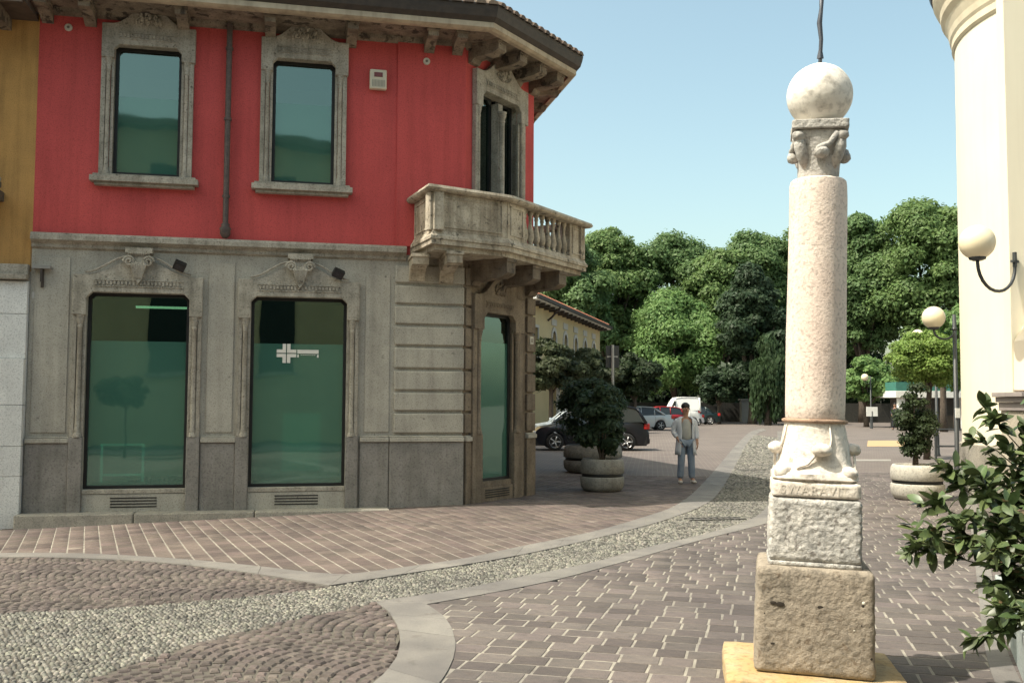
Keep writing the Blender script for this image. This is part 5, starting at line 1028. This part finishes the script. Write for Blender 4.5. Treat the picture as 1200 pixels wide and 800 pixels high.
def car(style, loc, rz, L_, W_, H_, pm, label, van=False, kind='parked_car', cat='car', glass_side=True):
    s_ = STY[style]; e = empty(kind, loc, rz, label, cat)
    def ip(tab, x): return float(np.interp(x, [a for a, _ in tab], [b for _, b in tab]))
    N = 33; xs_ = np.linspace(0, 1, N); ring = []; wr = .31; wx = [w_*L_ for w_ in s_['wh']]
    vs = []; fs = []; K = 9
    for x in xs_:
        zt = ip(s_['hood'], x)*H_; bulge = 1-.16*abs(2*x-1)**5-.02; hw = W_/2*bulge; zb = .20+(.05 if x in (0, 1) else 0)
        for w in wx:
            dx = abs(x*L_-w)
            if dx < wr+.03: zb = max(zb, math.sqrt(max(0, (wr+.05)**2-dx*dx))+.30)
        zb = min(zb, zt-.05)
        for yy, zz in ((-hw*.97, zb), (-hw, zb+(zt-zb)*.35), (-hw*.985, zb+(zt-zb)*.7), (-hw*.93, zt-.02), (0, zt+.015), (hw*.93, zt-.02), (hw*.985, zb+(zt-zb)*.7), (hw, zb+(zt-zb)*.35), (hw*.97, zb)): vs.append((x*L_, yy, zz))
    for i in range(N-1): fs += [(i*K+j, i*K+j+1, (i+1)*K+j+1, (i+1)*K+j) for j in range(K-1)]
    fs += [tuple(range(K))[::-1], tuple(range((N-1)*K, N*K))]
    body = MB().add(vs, fs).build('body', pm, e, auto=True)
    MB().box(.1, L_-.1, -W_/2*.86, W_/2*.86, .17, .5).build('underbody', TYRE, e)
    # cabin: glass volume, painted roof skin and pillars
    rx = [a for a, _ in s_['roof']]; xs2 = np.linspace(rx[0], rx[-1], 17); gl = []; f2 = []
    for x in xs2:
        zt = ip(s_['roof'], x)*H_; zb = ip(s_['hood'], x)*H_-.03; t = max(0, (zt-zb))/(H_*.4); hw0 = W_/2*.93; hw1 = W_/2*(.93-.19*min(1, t))
        gl += [(x*L_, -hw0, zb), (x*L_, -hw1, max(zt-.03, zb)), (x*L_, 0, max(zt-.005, zb)), (x*L_, hw1, max(zt-.03, zb)), (x*L_, hw0, zb)]
    for i in range(16): f2 += [(i*5+j, i*5+j+1, (i+1)*5+j+1, (i+1)*5+j) for j in range(4)]
    MB().add(gl, f2).build('windows', pm if van else CGL, e, auto=True)
    # roof skin where profile is high
    hi = [i for i, x in enumerate(xs2) if ip(s_['roof'], x) > .90]; rv = []
    for i in hi:
        for j in (1, 2, 3): v = gl[i*5+j]; rv.append((v[0], v[1]*1.03, v[2]+.02))
    n_ = len(hi); MB().add(rv, [(i*3+j, i*3+j+1, (i+1)*3+j+1, (i+1)*3+j) for i in range(n_-1) for j in range(2)]).build('roof', pm, e, smooth=True)
    pl = MB()
    for sg in (1, 3):
        line = [Vector(gl[i*5+sg])+Vector((0, 0, .008)) for i in range(17)]; pl.tube([Vector((p_.x, p_.y*1.015, p_.z)) for p_ in line], .032, 6)
        ys = -1 if sg == 1 else 1
        for fx in ((.50, .70) if not van else (.34,)):
            xx = fx; zt = ip(s_['roof'], xx)*H_-.02; zb = ip(s_['hood'], xx)*H_-.02; pl.tube([(xx*L_, ys*W_/2*.935, zb), (xx*L_, ys*W_/2*.745, zt)], .035, 5)
        pl.tube([(rx[-1]*L_-.02, ys*W_/2*.92, ip(s_['hood'], rx[-1])*H_-.02), ((rx[-2]+.0)*L_, ys*W_/2*.76, ip(s_['roof'], rx[-2])*H_-.03)], .06, 6)
    pl.build('pillars', pm, e, smooth=True)
    if van: MB().plate([(.19*L_, .52*H_), (.33*L_, .52*H_), (.33*L_, .86*H_), (.30*L_, .86*H_)], -W_/2*.93, W_/2*.93).build('side_glass', CGL, e); 
    for w in wx:
        for sg in (-1, 1):
            Q = T(w, sg*(W_/2-.10), .31)@Matrix.Rotation(R(90), 4, 'X')
            wh = MB().lathe([(.20, -.1), (.28, -.105), (.31, -.08), (.31, .08), (.28, .105), (.20, .1)], 24, Q).build('wheel', TYRE, e, smooth=True)
            rm = MB().lathe([(.19, .095*-sg), (.205, .108*-sg)], 20, Q, cap=False).lathe([(.02, .09*-sg), (.05, .115*-sg), (.04, .118*-sg)], 12, Q)
            for k_ in range(5):
                a = k_*2*math.pi/5; rm.tube([Q@Vector((math.cos(a)*.03, math.sin(a)*.03, -sg*.1)), Q@Vector((math.cos(a)*.20, math.sin(a)*.20, -sg*.1))], .026, 5)
            rm.build('rim', RIM, wh, smooth=True); MB().lathe([(.01, -sg*.06), (.2, -sg*.07)], 18, Q, cap=False).build('brake_disc', mat('dark steel', (.09, .09, .09)), wh)
    zl = ip(s_['hood'], .04)*H_; zr = ip(s_['hood'], .97)*H_
    for sg in (-1, 1):
        y0 = sorted((sg*W_/2*.55, sg*W_/2*.90)); MB().box(-.0, .10, y0[0], y0[1], zl-.17, zl-.07).build('headlight', LAMPW, e, bevel=.03)
        y1 = sorted((sg*W_/2*.62, sg*W_/2*.90)); MB().box(L_-.20, L_+.012, y1[0], y1[1], zr-.24, zr-.03).build('tail_light', RED, e, bevel=.03)
        MB().box(.27*L_, .27*L_+.1, min(sg*W_/2, sg*(W_/2+.14)), max(sg*W_/2, sg*(W_/2+.14)), .64*H_, .64*H_+.11).build('mirror', pm, e, bevel=.03)
        mb = MB(); yy = sg*(W_/2*.99)
        for fx in (.33, .52, .71): mb.box(fx*L_-.004, fx*L_+.004, min(yy, yy+sg*.006), max(yy, yy+sg*.006), .32, .58*H_)
        mb.build('door_seams', BLACK, e)
    MB().box(-.04, .12, -W_/2*.8, W_/2*.8, .22, .40).build('bumper', pm, e, bevel=.04); MB().box(L_-.12, L_+.03, -W_/2*.82, W_/2*.82, .24, .44).build('bumper', pm, e, bevel=.04)
    MB().box(L_+.02, L_+.035, -.26, .26, .45, .56).build('number_plate', WP, e); return e
def carpx(px_front, dist, **k): p_ = at(px_front, 500, dist); return (p_.x, p_.y, 0)
car('hatch', carpx(623, 36.2), R(3), 4.15, 1.75, 1.64, paint('black car paint', (.004, .006, .012), .0), 'black hatchback with red tail lamps behind the round planters')
car('sedan', carpx(612, 40.5), R(2), 4.3, 1.75, 1.50, paint('pale blue car paint', (.42, .47, .50)), 'pale blue car showing over the bonnet of the black hatchback')
car('sedan', carpx(710, 63), R(4), 4.2, 1.75, 1.48, paint('silver car paint', (.50, .52, .53)), 'silver saloon parked beyond the black hatchback')
car('hatch', carpx(741, 72), R(6), 3.75, 1.65, 1.45, paint('red car paint', (.36, .012, .02), 0), 'small red hatchback behind the silver saloon')
car('van', carpx(775, 76), R(3), 2.85, 1.8, 2.15, paint('white van paint', (.82, .82, .78), 0), 'white van standing behind the red hatchback', van=True, kind='parked_van', cat='van')
car('sedan', carpx(783, 76), R(4), 2.6, 1.6, 1.35, paint('pinkish white car paint', (.62, .58, .58)), 'whitish car half hidden behind the walking man')
car('sedan', carpx(785, 80), R(4), 3.9, 1.7, 1.45, paint('dark green car paint', (.012, .03, .03)), 'dark green saloon at the right end of the parked row')
# ================================================================== PEOPLE
SKIN = mat('tanned skin', (.42, .24, .16), (.36, .20, .13), rough=.6)
def skin(name, verts, edges, radii, m_, parent, sub=2, loc=(0, 0, 0)):
    me = bpy.data.meshes.new(name); me.from_pydata(verts, edges, []); me.materials.append(m_); o = link(name, me, parent); o.location = loc
    sk = o.modifiers.new('skin', 'SKIN'); sk.use_smooth_shade = True
    if not me.skin_vertices: 
        bm = bmesh.new(); bm.from_mesh(me); bm.verts.layers.skin.verify(); bm.to_mesh(me); bm.free()
    for i, r_ in enumerate(radii):
        r_ = r_ if hasattr(r_, '__len__') else (r_, r_); me.skin_vertices[0].data[i].radius = r_; me.skin_vertices[0].data[i].use_root = (i == 0)
    s2 = o.modifiers.new('sub', 'SUBSURF'); s2.levels = sub; s2.render_levels = sub; return o
def man(loc, rz, label, coat_m, shirt_m, trouser_m, shoe_m, hair_m, coat_len=.52, H=1.68, pocket=True):
    e = empty('person', loc, rz, label, 'person'); e.scale = (H/1.75,)*3
    # body faces -y ; x>0 is the picture's right
    J = dict(pel=(0, 0, .95), wai=(0, 0, 1.08), che=(0, .01, 1.28), nec0=(0, .01, 1.44), nec=(0, .0, 1.52), hd1=(0, -.012, 1.60), hd2=(0, -.005, 1.69),
             sl=(-.17, .01, 1.41), el=(-.27, .06, 1.14), wl=(-.17, -.06, .95), sr=(.17, .01, 1.41), er=(.24, .03, 1.13), wr=(.245, -.05, .90),
             hl=(-.09, 0, .92), kl=(-.11, -.03, .50), al=(-.13, .02, .10), fl=(-.15, -.14, .035), hr=(.09, 0, .92), kr=(.12, .0, .50), ar=(.14, .03, .10), fr=(.17, -.12, .035))
    rad = dict(pel=.115, wai=.095, che=(.125, .085), nec0=.07, nec=.055, hd1=(.085, .095), hd2=(.08, .092), sl=.062, el=.045, wl=.03, sr=.062, er=.045, wr=.03, hl=.09, kl=.058, al=.042, fl=.035, hr=.09, kr=.058, ar=.042, fr=.035)
    K = list(J); E = [('pel', 'wai'), ('wai', 'che'), ('che', 'nec0'), ('nec0', 'nec'), ('nec', 'hd1'), ('hd1', 'hd2'), ('che', 'sl'), ('sl', 'el'), ('el', 'wl'), ('che', 'sr'), ('sr', 'er'), ('er', 'wr'), ('pel', 'hl'), ('hl', 'kl'), ('kl', 'al'), ('al', 'fl'), ('pel', 'hr'), ('hr', 'kr'), ('kr', 'ar'), ('ar', 'fr')]
    V = [J[k_] for k_ in K]; Ed = [(K.index(a), K.index(b)) for a, b in E]; Rd = [rad[k_] for k_ in K]
    def hand(w, dirn, side):
        i0 = K.index(w); c = Vector(J[w]); d_ = Vector(dirn).normalized(); V.append(tuple(c+d_*.05)); Rd.append((.032, .018)); Ed.append((i0, len(V)-1)); pi = len(V)-1
        for q in range(4):
            o_ = Vector((0, (q-1.5)*.019, 0)); b0 = c+d_*.085+o_; V.append(tuple(b0)); Rd.append(.0095); Ed.append((pi, len(V)-1)); ln = (.065, .078, .074, .055)[q]
            V.append(tuple(b0+d_*ln*.5+Vector((-side*.008, 0, 0)))); Rd.append(.0085); Ed.append((len(V)-2, len(V)-1)); V.append(tuple(b0+d_*ln+Vector((-side*.028, 0, 0)))); Rd.append(.007); Ed.append((len(V)-2, len(V)-1))
        V.append(tuple(c+d_*.05+Vector((-side*.008, -.04, -.005)))); Rd.append(.011); Ed.append((pi, len(V)-1)); V.append(tuple(c+d_*.085+Vector((-side*.014, -.05, -.01)))); Rd.append(.009); Ed.append((len(V)-2, len(V)-1))
    hand('wr', (.02, -.1, -1), 1); hand('wl', (.35, -.25, -1), -1)
    skin('body', V, Ed, Rd, SKIN, e)
    # face and hair
    for sg in (-1, 1): blob((sg*.028, -.098, 1.655), .011, (1.2, .6, .7), mat('dark eye', (.02, .015, .012), rough=.2), e, 'eye'); blob((sg*.084, .0, 1.64), .024, (.4, .8, 1.2), SKIN, e, 'ear')
    blob((0, -.108, 1.63), .016, (.8, 1, 1.5), SKIN, e, 'nose'); blob((0, -.094, 1.592), .02, (1.2, .4, .35), mat('lips', (.22, .08, .07)), e, 'mouth')
    hb = blob((0, .022, 1.70), .104, (.92, 1.0, .82), hair_m, e, 'hair', 0, 3)
    # clothes follow the body
    skin('tee_shirt', [(0, 0, .91), (0, 0, 1.08), (0, .0, 1.28), (0, .0, 1.40), (0, .01, 1.455), (-.13, .01, 1.39), (.13, .01, 1.39)], [(0, 1), (1, 2), (2, 3), (3, 4), (3, 5), (3, 6)], [(.155, .14), (.15, .145), (.175, .15), (.155, .135), (.085, .085), .09, .09], shirt_m, e)
    skin('jeans', [(0, 0, .97), (-.095, 0, .9), (-.11, -.03, .50), (-.13, .02, .09), (.095, 0, .9), (.12, 0, .50), (.14, .03, .09)], [(0, 1), (1, 2), (2, 3), (0, 4), (4, 5), (5, 6)], [(.14, .115), .1, .085, .078, .1, .085, .078], trouser_m, e)
    for sg, ax, fx in ((-1, -.13, -.155), (1, .14, .17)):
        skin('shoe', [(ax, .05, .045), (ax*1.05, -.04, .045), (fx, -.16, .035)], [(0, 1), (1, 2)], [(.045, .045), (.05, .045), (.048, .032)], shoe_m, e)
    # open coat: two front panels and back, plus sleeves
    sl = MB(); n = 22; th0, th1 = R(-54), R(234)
    rings = [(1.46, .10, .085), (1.42, .19, .11), (1.30, .20, .13), (1.1, .18, .14), (.95, .20, .155), (.95-coat_len*.4, .225, .165), (.95-coat_len*.62, .235, .17)]
    vs = []
    for (z, ax, ay) in rings:
        for i in range(n+1):
            t = th0+(th1-th0)*i/n; k_ = 1+.035*math.sin(i*1.9+z*6); vs.append((ax*math.cos(t)*k_, .015+ay*math.sin(t)*k_, z+.006*math.sin(i*2.3)))
    fs = [(r_*(n+1)+i, r_*(n+1)+i+1, (r_+1)*(n+1)+i+1, (r_+1)*(n+1)+i) for r_ in range(len(rings)-1) for i in range(n)]
    if coat_m:
        c_ = sl.add(vs, fs).build('coat', coat_m, e, smooth=True); so_ = c_.modifiers.new('thick', 'SOLIDIFY'); so_.thickness = .012
        for nm, pts in (('l', ((-.165, .01, 1.42), (-.24, .05, 1.25), (-.275, .06, 1.14), (-.205, -.03, 1.0))), ('r', ((.165, .01, 1.42), (.22, .03, 1.25), (.245, .03, 1.12), (.25, -.035, .96)))):
            skin('sleeve', list(pts), [(0, 1), (1, 2), (2, 3)], [.075, .072, .066, .05], coat_m, e)
    return e
pm_ = G(804, 566)
DEN = mat('washed blue denim', (.14, .19, .27), (.22, .27, .34), scale=6, rough=.9); 
man((pm_.x, pm_.y, 0), R(4), 'man in open white shirt, grey tee and blue jeans standing on the paving', mat('pale blue white cloth', (.60, .62, .66), (.50, .53, .58), scale=5, rough=.9), mat('light grey cloth', (.38, .38, .36), (.32, .32, .3), scale=6, rough=.9), DEN, mat('white shoe leather', (.58, .55, .5), rough=.7), mat('black hair', (.012, .01, .01), rough=.6))
pk = at(1049, 496, 66); DK = mat('black cloth', (.012, .012, .018), (.02, .02, .03), rough=.9)
man((pk.x, pk.y, 0), R(-40), 'dark clothed person standing beside the white pavilion pillar', DK, DK, DK, DK, mat('black hair', (.012, .01, .01)), H=1.75)
